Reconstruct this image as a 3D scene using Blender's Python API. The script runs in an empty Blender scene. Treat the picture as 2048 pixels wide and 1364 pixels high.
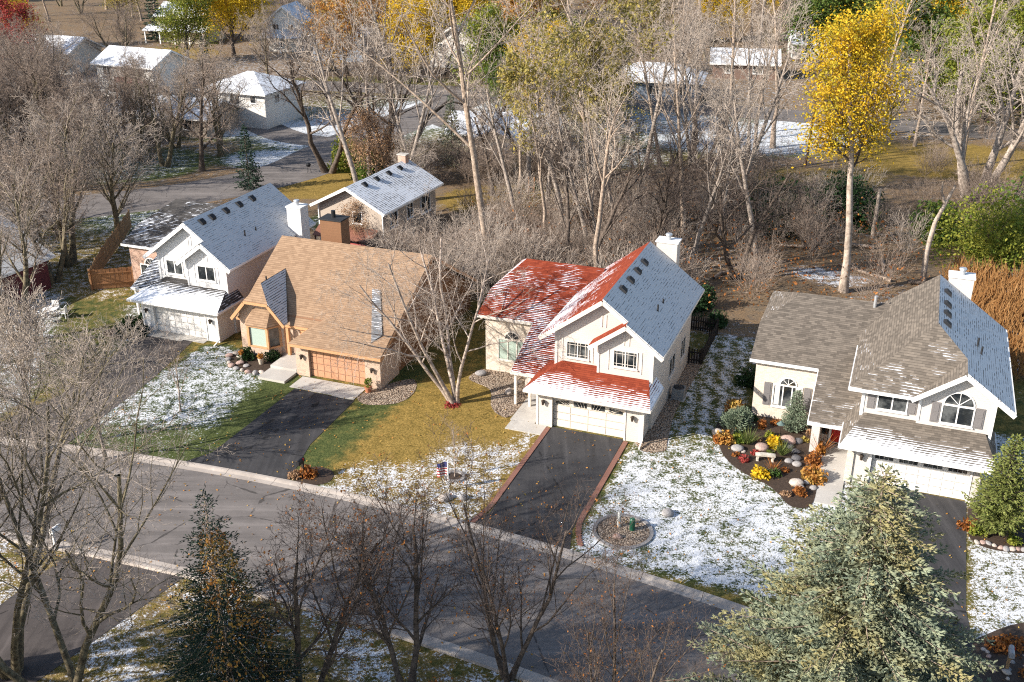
import bpy, math, random
import numpy as np
from mathutils import Vector, Matrix

random.seed(7)
RNG = np.random.default_rng(11)
SC = bpy.context.scene
COL = SC.collection
R = math.radians

# ---------------------------------------------------------------- camera
cam_d = bpy.data.cameras.new('camera')
cam = bpy.data.objects.new('camera', cam_d)
COL.objects.link(cam)
cam.location = (0, 0, 30.6)
cam.rotation_euler = (R(90 - 24), 0, 0)
cam_d.sensor_width = 36
cam_d.lens = 2108 / 2048 * 36
cam_d.clip_start = 0.5
cam_d.clip_end = 3000
SC.camera = cam

# ---------------------------------------------------------------- sky, sun, exposure
SUN_AZ, SUN_EL = R(21), R(28)          # shadows fall toward SUN_AZ (from +X), sun stands opposite
wd = bpy.data.worlds.new('World')
SC.world = wd
wd.use_nodes = True
wn = wd.node_tree
sky = wn.nodes.new('ShaderNodeTexSky')
sky.sky_type = 'NISHITA'
sky.sun_disc = False
sky.sun_elevation = SUN_EL
sky.sun_rotation = math.atan2(-math.cos(SUN_AZ), -math.sin(SUN_AZ))
bg = wn.nodes['Background']
wn.links.new(sky.outputs['Color'], bg.inputs['Color'])
bg.inputs['Strength'].default_value = 0.115
sun_d = bpy.data.lights.new('sun', 'SUN')
sun_d.energy = 5.0
sun_d.angle = R(0.55)
sun_d.color = (1.0, 0.935, 0.85)
sun = bpy.data.objects.new('sun', sun_d)
COL.objects.link(sun)
sun.location = (-40, -20, 60)
sd = Vector((math.cos(SUN_AZ) * math.cos(SUN_EL), math.sin(SUN_AZ) * math.cos(SUN_EL), -math.sin(SUN_EL)))
sun.rotation_euler = sd.to_track_quat('-Z', 'Y').to_euler()
SC.view_settings.view_transform = 'Standard'
SC.view_settings.look = 'None'
SC.view_settings.gamma = 1
SC.view_settings.exposure = 0.88
SC.render.engine = 'CYCLES'
SC.cycles.use_denoising = False
SC.cycles.filter_width = 1.15
SC.cycles.max_bounces = 5
SC.cycles.diffuse_bounces = 2
SC.cycles.glossy_bounces = 2
SC.cycles.transmission_bounces = 2
SC.cycles.transparent_max_bounces = 4

# ---------------------------------------------------------------- street frame: u along the street, v away from it
LA = R(21)
CA, SA = math.cos(LA), math.sin(LA)
def W(u, v, z=0.0):
    return Vector((u * CA + v * SA, -u * SA + v * CA, z))
def UV(x, y):
    return (x * CA - y * SA, x * SA + y * CA)

# ---------------------------------------------------------------- mesh helpers
def new_mesh(name, verts, faces, mat=None, uvs=None, smooth=False):
    me = bpy.data.meshes.new(name)
    verts = np.asarray(verts, dtype=np.float32)
    if isinstance(faces, np.ndarray):
        k = faces.shape[1]
        n = len(faces)
        me.vertices.add(len(verts))
        me.vertices.foreach_set('co', verts.ravel())
        me.loops.add(n * k)
        me.loops.foreach_set('vertex_index', faces.astype(np.int32).ravel())
        me.polygons.add(n)
        me.polygons.foreach_set('loop_start', np.arange(0, n * k, k, dtype=np.int32))
        me.polygons.foreach_set('loop_total', np.full(n, k, dtype=np.int32))
        me.update(calc_edges=True)
    else:
        me.from_pydata(verts.tolist(), [], faces)
        me.update()
    if uvs is not None:
        l = me.uv_layers.new(name='UVMap')
        l.data.foreach_set('uv', np.asarray(uvs, dtype=np.float32).ravel())
    if mat:
        me.materials.append(mat)
    if smooth:
        me.polygons.foreach_set('use_smooth', np.ones(len(me.polygons), dtype=bool))
    return me

def link(name, me, parent=None, loc=None, rot=None):
    o = bpy.data.objects.new(name, me)
    COL.objects.link(o)
    if parent is not None:
        o.parent = parent
    if loc is not None:
        o.location = loc
    if rot is not None:
        o.rotation_euler = rot
    return o

def tag(o, label=None, cat=None, group=None, kind=None):
    if label: o['label'] = label
    if cat: o['category'] = cat
    if group: o['group'] = group
    if kind: o['kind'] = kind
    return o

def empty(name, loc, rz=0, label=None, cat=None, group=None):
    o = bpy.data.objects.new(name, None)
    COL.objects.link(o)
    o.empty_display_size = 0.3
    o.location = loc
    o.rotation_euler = (0, 0, rz)
    return tag(o, label, cat, group)

def copy_tree(o, parent=None):
    c = o.copy()
    COL.objects.link(c)
    c.parent = parent
    for ch in o.children:
        copy_tree(ch, c)
    return c

class MB:
    """collects faces of one part"""
    def __init__(s):
        s.v = []; s.f = []
    def poly(s, pts):
        b = len(s.v); s.v += [tuple(p) for p in pts]; s.f.append(list(range(b, b + len(pts)))); return s
    def box(s, x0, x1, y0, y1, z0, z1):
        b = len(s.v)
        s.v += [(x0, y0, z0), (x1, y0, z0), (x1, y1, z0), (x0, y1, z0), (x0, y0, z1), (x1, y0, z1), (x1, y1, z1), (x0, y1, z1)]
        s.f += [[b + i for i in q] for q in ((3, 2, 1, 0), (4, 5, 6, 7), (0, 1, 5, 4), (1, 2, 6, 5), (2, 3, 7, 6), (3, 0, 4, 7))]
        return s
    def prism(s, prof, axis, a, c):
        """polygon profile extruded along an axis ('x','y','z') from a to c"""
        b = len(s.v); n = len(prof)
        for t in (a, c):
            for p, q in prof:
                s.v.append({'x': (t, p, q), 'y': (p, t, q), 'z': (p, q, t)}[axis])
        s.f.append([b + i for i in range(n)][::-1]); s.f.append([b + n + i for i in range(n)])
        for i in range(n):
            j = (i + 1) % n
            s.f.append([b + i, b + j, b + n + j, b + n + i])
        return s
    def beam(s, p, q, w, h, up=(0, 0, 1)):
        """rectangular bar from p to q"""
        p, q = Vector(p), Vector(q)
        d = (q - p).normalized()
        sd_ = d.cross(Vector(up))
        if sd_.length < 1e-4: sd_ = d.cross(Vector((1, 0, 0)))
        sd_.normalize(); u_ = sd_.cross(d)
        b = len(s.v)
        for e in (p, q):
            for i, j in ((-1, -1), (1, -1), (1, 1), (-1, 1)):
                s.v.append(tuple(e + sd_ * (i * w / 2) + u_ * (j * h / 2)))
        s.f += [[b + i for i in k] for k in ((3, 2, 1, 0), (4, 5, 6, 7), (0, 1, 5, 4), (1, 2, 6, 5), (2, 3, 7, 6), (3, 0, 4, 7))]
        return s
    def cyl(s, p, q, r0, r1=None, n=10, caps=True):
        r1 = r0 if r1 is None else r1
        p, q = Vector(p), Vector(q)
        d = (q - p).normalized()
        a = d.cross(Vector((0, 0, 1)))
        if a.length < 1e-4: a = d.cross(Vector((1, 0, 0)))
        a.normalize(); c = a.cross(d)
        b = len(s.v)
        for e, r in ((p, r0), (q, r1)):
            for i in range(n):
                t = 2 * math.pi * i / n
                s.v.append(tuple(e + a * (math.cos(t) * r) + c * (math.sin(t) * r)))
        for i in range(n):
            j = (i + 1) % n
            s.f.append([b + i, b + j, b + n + j, b + n + i])
        if caps:
            s.f.append([b + i for i in range(n)][::-1]); s.f.append([b + n + i for i in range(n)])
        return s
    def mesh(s, name, mat):
        me = new_mesh(name, s.v, s.f, mat)
        import bmesh
        bm = bmesh.new(); bm.from_mesh(me)
        bmesh.ops.recalc_face_normals(bm, faces=bm.faces)
        bm.to_mesh(me); bm.free()
        return me
    def build(s, name, mat, parent=None, loc=None):
        return link(name, s.mesh(name, mat), parent, loc)

# ---------------------------------------------------------------- node helper
class NT:
    def __init__(s, name):
        s.m = bpy.data.materials.new(name)
        s.m.use_nodes = True
        s.t = s.m.node_tree
        s.b = s.t.nodes['Principled BSDF']
        s.b.inputs['Roughness'].default_value = 0.85
        s.b.inputs['Specular IOR Level'].default_value = 0.25
    def n(s, typ, _p=None, **kw):
        nd = s.t.nodes.new('ShaderNode' + typ)
        if _p:
            for k, v in _p.items(): setattr(nd, k, v)
        for k, v in kw.items():
            k = k.replace('_', ' ')
            s.put(nd, k, v)
        return nd
    def put(s, nd, k, v):
        sock = nd.inputs[int(k)] if k.isdigit() else nd.inputs[k]
        if isinstance(v, bpy.types.NodeSocket):
            s.t.links.new(v, sock)
        elif isinstance(v, bpy.types.Node):
            s.t.links.new(v.outputs[0], sock)
        else:
            sock.default_value = v
    def math(s, op, a, b=None, c=None, clamp=False):
        nd = s.t.nodes.new('ShaderNodeMath'); nd.operation = op; nd.use_clamp = clamp
        for i, x in enumerate((a, b, c)):
            if x is not None: s.put(nd, str(i), x)
        return nd.outputs[0]
    def mix(s, f, a, b, blend='MIX'):
        nd = s.t.nodes.new('ShaderNodeMix'); nd.data_type = 'RGBA'; nd.blend_type = blend; nd.clamp_factor = True
        for sock, x in ((nd.inputs[0], f), (nd.inputs[6], a), (nd.inputs[7], b)):
            if isinstance(x, bpy.types.NodeSocket): s.t.links.new(x, sock)
            elif isinstance(x, (int, float)): sock.default_value = x
            else: sock.default_value = (*x, 1) if len(x) == 3 else x
        return nd.outputs[2]
    def noise(s, vec, scale, detail=3, rough=0.55, w=None):
        nd = s.t.nodes.new('ShaderNodeTexNoise')
        nd.inputs['Scale'].default_value = scale; nd.inputs['Detail'].default_value = detail; nd.inputs['Roughness'].default_value = rough
        if vec is not None: s.t.links.new(vec, nd.inputs['Vector'])
        return nd.outputs[0]
    def ramp(s, f, lo, hi):
        nd = s.t.nodes.new('ShaderNodeMapRange'); nd.interpolation_type = 'SMOOTHSTEP'
        s.put(nd, 'Value', f); s.put(nd, 'From Min', lo); s.put(nd, 'From Max', hi)
        return nd.outputs[0]
    def coord(s, which='Object'):
        return s.t.nodes.new('ShaderNodeTexCoord').outputs[which]
    def pos(s):
        return s.t.nodes.new('ShaderNodeNewGeometry').outputs['Position']
    def color(s, c):
        s.put(s.b, 'Base Color', (*c, 1) if isinstance(c, tuple) else c); return s
    def bump(s, h, strength=0.4, dist=0.02):
        nd = s.t.nodes.new('ShaderNodeBump')
        nd.inputs['Strength'].default_value = strength; nd.inputs['Distance'].default_value = dist
        s.t.links.new(h, nd.inputs['Height']); s.t.links.new(nd.outputs[0], s.b.inputs['Normal']); return s
    def rough(s, r, spec=None):
        s.put(s.b, 'Roughness', r)
        if spec is not None: s.b.inputs['Specular IOR Level'].default_value = spec
        return s

def plain(name, c, var=0.12, scale=6.0, rough=0.7, spec=0.3, metal=0.0):
    t = NT(name)
    n = t.noise(t.coord(), scale, 4)
    t.color(t.mix(n, tuple(x * (1 - var * 1.6) for x in c), tuple(min(1, x * (1 + var)) for x in c)))
    t.rough(rough, spec)
    t.b.inputs['Metallic'].default_value = metal
    return t.m

def siding(name, c, pitch=0.12, axis='Z', bumpd=0.02):
    t = NT(name)
    sp = t.n('SeparateXYZ', Vector=t.coord())
    fr = t.math('FRACT', t.math('DIVIDE', sp.outputs[axis], pitch))
    n = t.noise(t.coord(), 1.3, 4)
    base = t.mix(n, tuple(x * 0.88 for x in c), tuple(min(1, x * 1.05) for x in c))
    line = t.ramp(fr, 0.0, 0.16)
    t.color(t.mix(line, tuple(x * 0.74 for x in c), base))
    t.bump(fr, 0.6, bumpd).rough(0.6, 0.3)
    return t.m

def brick(name, c1, c2, mortar, snow=0.0):
    t = NT(name)
    sp = t.n('SeparateXYZ', Vector=t.coord())
    h = t.math('ADD', sp.outputs['X'], sp.outputs['Y'])
    cv = t.n('CombineXYZ', X=h, Y=sp.outputs['Z'])
    br = t.n('TexBrick', _p={'offset': 0.5}, Vector=cv.outputs[0])
    for k, v in (('Color1', c1), ('Color2', c2), ('Mortar', mortar)): br.inputs[k].default_value = (*v, 1)
    br.inputs['Scale'].default_value = 1.0; br.inputs['Brick Width'].default_value = 0.22; br.inputs['Row Height'].default_value = 0.075
    br.inputs['Mortar Size'].default_value = 0.008; br.inputs['Bias'].default_value = 0.0
    n = t.noise(t.coord(), 2.2, 5, 0.65)
    t.color(t.mix(t.ramp(n, 0.35, 0.72), br.outputs[0], tuple(x * 0.7 for x in c2), 'MIX') if snow else t.mix(t.math('MULTIPLY', n, 0.5), br.outputs[0], mortar))
    t.bump(br.outputs['Fac'], 0.5, -0.01).rough(0.9, 0.15)
    return t.m

SNOW = (0.86, 0.88, 0.92)
def shingle(name, c1, c2, a=-1.0, bv=0.0, bu=0.0, amp=0.0, nscale=0.6, course=0.16, snowc=SNOW, line=0.55):
    """asphalt shingles in UV metres (u along the course, v up the slope); snow lies on the courses where
    a + bv*v + bu*u + amp*noise is high enough"""
    t = NT(name)
    uvn = t.coord('UV')
    sp = t.n('SeparateXYZ', Vector=uvn)
    U_, V_ = sp.outputs['X'], sp.outputs['Y']
    rowf = t.math('DIVIDE', V_, course)
    row = t.math('FLOOR', rowf)
    saw = t.math('FRACT', rowf)
    half = t.math('MULTIPLY', t.math('MODULO', row, 2.0), 0.5)
    cu = t.math('FLOOR', t.math('ADD', t.math('DIVIDE', U_, 0.32), half))
    cell = t.n('CombineXYZ', X=cu, Y=row)
    wn_ = t.n('TexWhiteNoise', _p={'noise_dimensions': '2D'}, Vector=cell.outputs[0])
    r1 = wn_.outputs['Value']
    low = t.noise(uvn, nscale, 4, 0.6)
    fine = t.noise(uvn, 9.0, 3)
    colr = t.mix(t.math('MULTIPLY_ADD', r1, 0.75, t.math('MULTIPLY', low, 0.3)), c1, c2)
    colr = t.mix(t.math('MULTIPLY', fine, 0.35), colr, tuple(x * 0.55 for x in c1))
    colr = t.mix(t.ramp(saw, 0.80, 0.97), colr, tuple(x * line for x in c1))
    M = t.math('ADD', a, t.math('ADD', t.math('MULTIPLY', V_, bv), t.math('ADD', t.math('MULTIPLY', U_, bu), t.math('MULTIPLY', t.math('SUBTRACT', low, 0.5), amp))))
    Mj = t.math('ADD', M, t.math('MULTIPLY', t.math('SUBTRACT', r1, 0.5), 0.35))
    sn = t.ramp(t.math('SUBTRACT', Mj, saw), -0.06, 0.08)
    patch = t.mix(t.math('MULTIPLY', fine, 0.25), snowc, tuple(x * 0.8 for x in snowc))
    t.color(t.mix(sn, colr, patch))
    hgt = t.math('ADD', t.math('SUBTRACT', 1.0, saw), t.math('MULTIPLY', sn, 0.5))
    t.bump(hgt, 0.5, 0.02).rough(0.92, 0.12)
    return t.m
# ---------------------------------------------------------------- materials of the setting
def ground_material():
    t = NT('lawn_and_leaf_litter')
    p = t.pos()
    at = t.n('Attribute', _p={'attribute_name': 'cover'})
    sp = t.n('SeparateColor', Color=at.outputs['Color'])
    snow, gold, lit = sp.outputs[0], sp.outputs[1], sp.outputs[2]
    n_lo = t.noise(p, 0.35, 4, 0.6)
    n_mid = t.noise(p, 1.6, 4, 0.65)
    n_hi = t.noise(p, 7.6, 4, 0.76)
    n_vhi = t.noise(p, 22.0, 2, 0.6)
    n_gr = t.ramp(t.math('ADD', t.math('MULTIPLY', n_hi, 0.6), t.math('ADD', t.math('MULTIPLY', n_vhi, 0.35), t.math('MULTIPLY', n_mid, 0.25))), 0.44, 0.78)
    green = t.mix(n_gr, (0.026, 0.040, 0.012), (0.135, 0.152, 0.050))
    goldc = t.mix(n_gr, (0.095, 0.070, 0.015), (0.42, 0.275, 0.080))
    g = t.ramp(t.math('ADD', gold, t.math('MULTIPLY', t.math('SUBTRACT', n_mid, 0.5), 0.9)), 0.25, 0.75)
    grass = t.mix(g, green, goldc)
    leaf = t.mix(t.ramp(n_hi, 0.3, 0.7), (0.075, 0.056, 0.040), (0.31, 0.205, 0.115))
    leaf = t.mix(t.ramp(n_vhi, 0.52, 0.75), leaf, (0.34, 0.215, 0.10))
    leaf = t.mix(t.ramp(n_mid, 0.45, 0.68), leaf, (0.13, 0.10, 0.075))
    leaf = t.mix(t.ramp(n_lo, 0.5, 0.75), leaf, (0.17, 0.135, 0.095))
    l = t.ramp(t.math('ADD', lit, t.math('MULTIPLY', t.math('SUBTRACT', n_mid, 0.5), 0.8)), 0.35, 0.65)
    base = t.mix(l, grass, leaf)
    cl = t.math('ADD', t.math('MULTIPLY', n_hi, 0.62), t.math('ADD', t.math('MULTIPLY', n_mid, 0.44), t.math('MULTIPLY', n_vhi, 0.22)))
    th = t.math('SUBTRACT', 0.81, t.math('MULTIPLY', snow, 0.27))
    sf = t.ramp(t.math('SUBTRACT', cl, th), -0.03, 0.045)
    sf = t.math('MULTIPLY', sf, t.ramp(snow, 0.02, 0.12))
    t.color(t.mix(sf, base, t.mix(t.ramp(n_vhi, 0.3, 0.65), (0.46, 0.48, 0.50), (0.80, 0.81, 0.83))))
    t.bump(t.math('ADD', n_hi, t.math('MULTIPLY', n_vhi, 0.6)), 0.8, 0.05).rough(0.95, 0.1)
    return t.m

def asphalt(name, c1, c2, crack=True, spec=0.2, streak=0.0, cs=0.16):
    t = NT(name)
    p = t.pos()
    n1 = t.noise(p, 0.5, 5, 0.6); n2 = t.noise(p, 30.0, 3, 0.7); n3 = t.noise(p, 2.5, 4, 0.6)
    c = t.mix(t.ramp(n1, 0.3, 0.7), c1, c2)
    c = t.mix(t.math('MULTIPLY', n2, 0.5), c, tuple(x * 0.62 for x in c1))
    c = t.mix(t.math('MULTIPLY', t.ramp(n3, 0.55, 0.8), 0.35), c, tuple(min(1, x * 1.5) for x in c2))
    if crack:
        vo = t.n('TexVoronoi', _p={'feature': 'DISTANCE_TO_EDGE'}, Vector=p, Scale=cs)
        wob = t.noise(p, 1.2, 4)
        ck = t.ramp(t.math('ADD', vo.outputs[0], t.math('MULTIPLY', t.math('SUBTRACT', wob, 0.5), 0.05)), 0.0, 0.005)
        c = t.mix(ck, tuple(x * 0.45 for x in c1), c)
    if streak:
        mp = t.n('Mapping', Vector=p); mp.inputs['Rotation'].default_value = (0, 0, R(21)); mp.inputs['Scale'].default_value = (2.2, 0.12, 1) if streak == 1 else (0.10, 1.3, 1)
        st = t.noise(mp.outputs[0], 1.0, 4, 0.6)
        c = t.mix(t.math('MULTIPLY', t.ramp(st, 0.50, 0.72), 0.5), c, tuple(x * 0.5 for x in c1))
        c = t.mix(t.math('MULTIPLY', t.ramp(st, 0.50, 0.25), 0.35), c, tuple(min(1, x * 1.7) for x in c2))
    t.color(c)
    t.bump(n2, 0.35, 0.01).rough(0.9, spec)
    return t.m

M = {}
M['ground'] = ground_material()
M['street'] = asphalt('street_asphalt', (0.150, 0.134, 0.125), (0.205, 0.182, 0.169), streak=2)
M['drive'] = asphalt('driveway_asphalt', (0.042, 0.041, 0.043), (0.066, 0.063, 0.064), cs=0.11, streak=1)
M['drive_old'] = asphalt('worn_driveway_asphalt', (0.075, 0.064, 0.060), (0.105, 0.090, 0.084), cs=0.13, streak=1)
M['concrete'] = asphalt('concrete', (0.44, 0.41, 0.37), (0.56, 0.53, 0.48), crack=False)
M['kerb'] = asphalt('kerb_concrete', (0.36, 0.31, 0.27), (0.50, 0.44, 0.385), crack=False)
M['mulch'] = plain('dark_mulch', (0.060, 0.040, 0.028), 0.5, 9)
def gravel_mat(name, c1, c2):
    t = NT(name)
    vo = t.n('TexVoronoi', Vector=t.pos(), Scale=11.0)
    hs = t.n('SeparateColor', Color=vo.outputs['Color'])
    n = t.noise(t.pos(), 0.8, 3)
    c = t.mix(hs.outputs[0], c1, c2)
    c = t.mix(t.ramp(vo.outputs['Distance'], 0.35, 0.75), c, tuple(x * 0.3 for x in c1))
    t.color(c); t.bump(vo.outputs['Distance'], 0.9, -0.05)
    return t.m
M['gravel'] = gravel_mat('river_gravel', (0.26, 0.18, 0.125), (0.52, 0.42, 0.32))
M['paver'] = plain('red_brown_paver', (0.24, 0.115, 0.085), 0.35, 14)

# ---------------------------------------------------------------- street geometry
def far_kerb_v(u):  return 41.75 - (u + 26) ** 2 / 240
def near_kerb_v(u): return far_kerb_v(u) - 8.5

def seg_dist(px, py, ax, ay, bx, by):
    dx, dy = bx - ax, by - ay
    t = np.clip(((px - ax) * dx + (py - ay) * dy) / (dx * dx + dy * dy), 0, 1)
    return np.hypot(px - ax - t * dx, py - ay - t * dy)
def sst(x, a, b):
    t = np.clip((x - a) / (b - a), 0, 1); return t * t * (3 - 2 * t)
def rect(u, v, u0, u1, v0, v1, s=0.6):
    return sst(u, u0 - s, u0 + s) * (1 - sst(u, u1 - s, u1 + s)) * sst(v, v0 - s, v0 + s) * (1 - sst(v, v1 - s, v1 + s))
def blob(x, y, cx, cy, rx, ry, soft=0.35):
    d = np.sqrt(((x - cx) / rx) ** 2 + ((y - cy) / ry) ** 2)
    return 1 - sst(d, 1 - soft, 1 + soft)

def build_ground():
    xs = np.concatenate([np.arange(-900, -260, 80), np.arange(-260, -64, 4.0), np.arange(-64, 48, 0.55), np.arange(48, 260, 4.0), np.arange(260, 940, 80)])
    ys = np.concatenate([np.arange(-120, 16, 8.0), np.arange(16, 84, 0.55), np.arange(84, 140, 1.3), np.arange(140, 330, 4.0), np.arange(330, 1700, 70)])
    X, Y = np.meshgrid(xs, ys)
    x, y = X.ravel(), Y.ravel()
    u, v = x * CA - y * SA, x * SA + y * CA
    snow = np.zeros_like(x); gold = np.full_like(x, 0.5); lit = np.zeros_like(x)
    fk, nk = far_kerb_v(u), near_kerb_v(u)
    # wood and everything beyond the back gardens
    lit = np.maximum(lit, sst(v, 68, 73))
    lit = np.maximum(lit, sst(u, 12, 16) * sst(v, 60, 66))
    snow = np.where(v > 66, 0.30 * sst(np.sin(x * 0.21 + 1.3) * np.sin(y * 0.33 + x * 0.05) , -0.1, 0.7), snow)
    # lawn right of the red house
    L1 = rect(u, v, -12.9, 0.4, 41, 53.8)
    snow = np.maximum(snow, L1 * (0.73 - 0.10 * sst(v, 49, 53) + 0.07 * np.sin(u * 1.1 + v * 0.8)))
    # strip between the red and the grey house, mown stripes
    L2 = rect(u, v, -11.6, -7.2, 53, 71)
    snow = np.maximum(snow, L2 * (0.56 + 0.20 * np.sin(u * 6.0 + v * 0.9)))
    gold = np.where((L1 + L2) > .3, 0.42, gold)
    # lawn between the tan and the red house
    L3 = rect(u, v, -30.2, -18.3, 41, 58, 0.3)
    s3 = sst((u + 26.5) + 45 - v + 0.9 * np.sin(u * 0.9 + v * 0.7), -1.2, 1.6)
    snow = np.where(L3 > .3, 0.60 * s3, snow)
    gold = np.where(L3 > .3, 0.25 + 0.75 * sst(u, -29.0, -26.0) - 0.3 * (1 - sst(v, 42, 44.5)), gold)
    # lawn left of the tan driveway
    L4 = rect(u, v, -44.5, -35.0, 40.5, 56.0, 0.5)
    s4 = (1 - 0.95 * sst(u + 0.18 * (v - 47), -37.6, -35.8)) * (0.45 + 0.55 * sst(v - 0.4 * (u + 40), 43.0, 46.0))
    snow = np.where(L4 > .3, 0.64 * s4, snow)
    gold = np.where(L4 > .3, 0.12, gold)
    # left of the white house's driveway and its side garden
    L5 = rect(u, v, -75, -50.0, 39, 60, 0.5)
    snow = np.where(L5 > .3, 0.55 * sst(np.sin(u * 0.5 + v * 0.35), -0.7, 0.3) + 0.1, snow)
    gold = np.where(L5 > .3, 0.4, gold); lit = np.where(L5 > .3, 0.35, lit)
    L6 = rect(u, v, -75, -57, 60, 82, 1.0)
    snow = np.where(L6 > .3, 0.45, snow); lit = np.where(L6 > .3, 0.3, lit); gold = np.where(L6 > .3, 0.6, gold)
    # right of the grey house
    L7 = rect(u, v, 5.4, 40, 30, 62, 0.6)
    snow = np.maximum(snow, L7 * 0.72)
    # near side of the street
    nr = v < nk - 0.2
    snow = np.where(nr, 0.48 + 0.12 * np.sin(u * 0.9 + v), snow)
    lit = np.where(nr, 0.45, lit); gold = np.where(nr, 0.6, gold)
    # far gardens
    snow = np.maximum(snow, 0.52 * blob(x, y, -4, 142, 48, 26, .5)); lit = lit * (1 - 0.6 * blob(x, y, -4, 142, 48, 26, .5)); snow = np.maximum(snow, 0.46 * blob(x, y, -65, 160, 55, 60, .5)); snow = np.maximum(snow, 0.40 * blob(x, y, 35, 150, 45, 40, .5))
    for cx, cy, rx, ry, s_, g_ in ((-23, 135, 11, 11, .85, .2), (-28, 121, 6, 4.5, .85, .15), (-50, 152, 12, 9, .75, .3), (-10, 146, 12, 10, .9, .3),
                                  (30, 131, 15, 9, .85, .3), (-36, 138, 10, 7, .8, .3), (20, 140, 14, 7, .7, .4), (40, 140, 9, 6, .85, .4), (-45, 118, 10, 8, .5, .1),
                                  (-33, 97, 9, 4, .55, .3), (-14, 97, 6, 4, .6, .3), (10, 122, 10, 6, .6, .5)):
        b_ = blob(x, y, cx, cy, rx, ry)
        snow = np.maximum(snow, b_ * s_); lit = lit * (1 - b_); gold = gold * (1 - b_) + b_ * g_
    for cx, cy, rx, ry, g_ in ((-21, 110, 9, 6, 1.0), (0, 104, 8, 6, 0.95), (-24, 170, 16, 6, 0.4), (52, 120, 14, 9, 1.0), (32, 112, 9, 5, 1.0), (-66, 198, 14, 9, .9)):
        b_ = blob(x, y, cx, cy, rx, ry)
        lit = lit * (1 - 0.8 * b_); gold = gold * (1 - b_) + b_ * g_; snow = snow * (1 - b_)
    cl_ = rect(u, v, -9, 14, 71.5, 90, 2.0)
    snow = np.maximum(snow, cl_ * 0.62 * sst(np.sin(x * 0.55 + 0.4 * np.sin(y * 0.6)) + np.sin(y * 0.8 + x * 0.2), 0.1, 1.2))
    nx = len(xs); ny = len(ys)
    i = np.arange(ny - 1)[:, None] * nx + np.arange(nx - 1)[None, :]
    i = i.ravel()
    faces = np.stack([i, i + 1, i + 1 + nx, i + nx], 1)
    me = new_mesh('ground', np.stack([x, y, np.zeros_like(x)], 1), faces, M['ground'])
    ca_ = me.color_attributes.new('cover', 'FLOAT_COLOR', 'POINT')
    ca_.data.foreach_set('color', np.stack([np.clip(snow, 0, 1), np.clip(gold, 0, 1), np.clip(lit, 0, 1), np.ones_like(x)], 1).astype(np.float32).ravel())
    o = link('ground', me)
    tag(o, kind='structure')
build_ground()

def sheet(name, pts, z, mat, parent=None, kind='structure'):
    me = new_mesh(name, [(p[0], p[1], z) for p in pts], [list(range(len(pts)))], mat)
    o = link(name, me, parent)
    if parent is None: tag(o, kind=kind)
    return o
def usheet(name, uvpts, z, mat):
    return sheet(name, [W(*p) for p in uvpts], z, mat)

us = np.arange(-120, 91, 1.5)
usheet('street', [(a, near_kerb_v(a) + 0.02) for a in us] + [(a, far_kerb_v(a) - 0.02) for a in us[::-1]], 0.012, M['street'])
def ribbon(name, pts, w, z, mat):
    L, Rr = [], []
    for i, p in enumerate(pts):
        a = Vector(pts[max(i - 1, 0)]); b = Vector(pts[min(i + 1, len(pts) - 1)])
        d = (b - a).normalized(); nrm = Vector((-d.y, d.x))
        L.append(Vector(p) + nrm * w / 2); Rr.append(Vector(p) - nrm * w / 2)
    return sheet(name, L + Rr[::-1], z, mat)
def smooth_path(pts, n=6):
    out = []
    P_ = [Vector(p) for p in pts]
    for i in range(len(P_) - 1):
        p0 = P_[max(i - 1, 0)]; p1 = P_[i]; p2 = P_[i + 1]; p3 = P_[min(i + 2, len(P_) - 1)]
        for k in range(n):
            t = k / n
            out.append(0.5 * ((2 * p1) + (p2 - p0) * t + (2 * p0 - 5 * p1 + 4 * p2 - p3) * t * t + (3 * p1 - p0 - 3 * p2 + p3) * t ** 3))
    out.append(P_[-1])
    return out
ribbon('back_street', smooth_path([(-75, 92), (-58, 97), (-45, 101), (-33, 107), (-25, 115), (-21.5, 124), (-17, 136), (-10, 150), (-6, 162)]), 8.5, 0.008, M['street'])
ribbon('back_street', smooth_path([(-120, 182), (-60, 172), (-25, 166), (-5, 161), (20, 152), (45, 142), (90, 122), (160, 95)]), 8, 0.012, M['street'])
ribbon('back_driveway', smooth_path([(-34, 140), (-28, 132), (-20, 128)]), 5, 0.016, M['street'])
ribbon('back_driveway', smooth_path([(-3, 133), (-8, 140), (-12, 147)]), 5, 0.02, M['street'])

# kerb: rolled concrete stones laid end to end
def kerb(name, fn, side, u0, u1):
    root = empty(name, W(0, 0, 0)); tag(root, kind='structure')
    step = 3.0
    k = u0
    prof = [(0.0, 0.0), (0.0, 0.022), (0.30, 0.03), (0.42, 0.075), (0.52, 0.10), (0.66, 0.10), (0.72, 0.0)]
    while k < u1:
        mb = MB()
        rings = []
        for a in np.linspace(k + 0.012, k + step - 0.012, 3):
            ring = []
            for d_, z_ in prof:
                p = W(a, fn(a) + side * (d_ - 0.30), z_ + 0.004)
                ring.append(tuple(p))
            rings.append(ring)
        n = len(prof)
        for r_ in rings: mb.v += r_
        for j in range(2):
            for q in range(n - 1):
                b = j * n + q
                mb.f.append([b, b + 1, b + n + 1, b + n])
        mb.f.append(list(range(n))); mb.f.append([2 * n + q for q in range(n)][::-1])
        o = mb.build('kerb_stone', M['kerb'], root)
        o.matrix_parent_inverse = root.matrix_world.inverted()
        k += step
kerb('kerb', far_kerb_v, 1, -75, 27)
kerb('kerb', near_kerb_v, -1, -57, 21)

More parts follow.
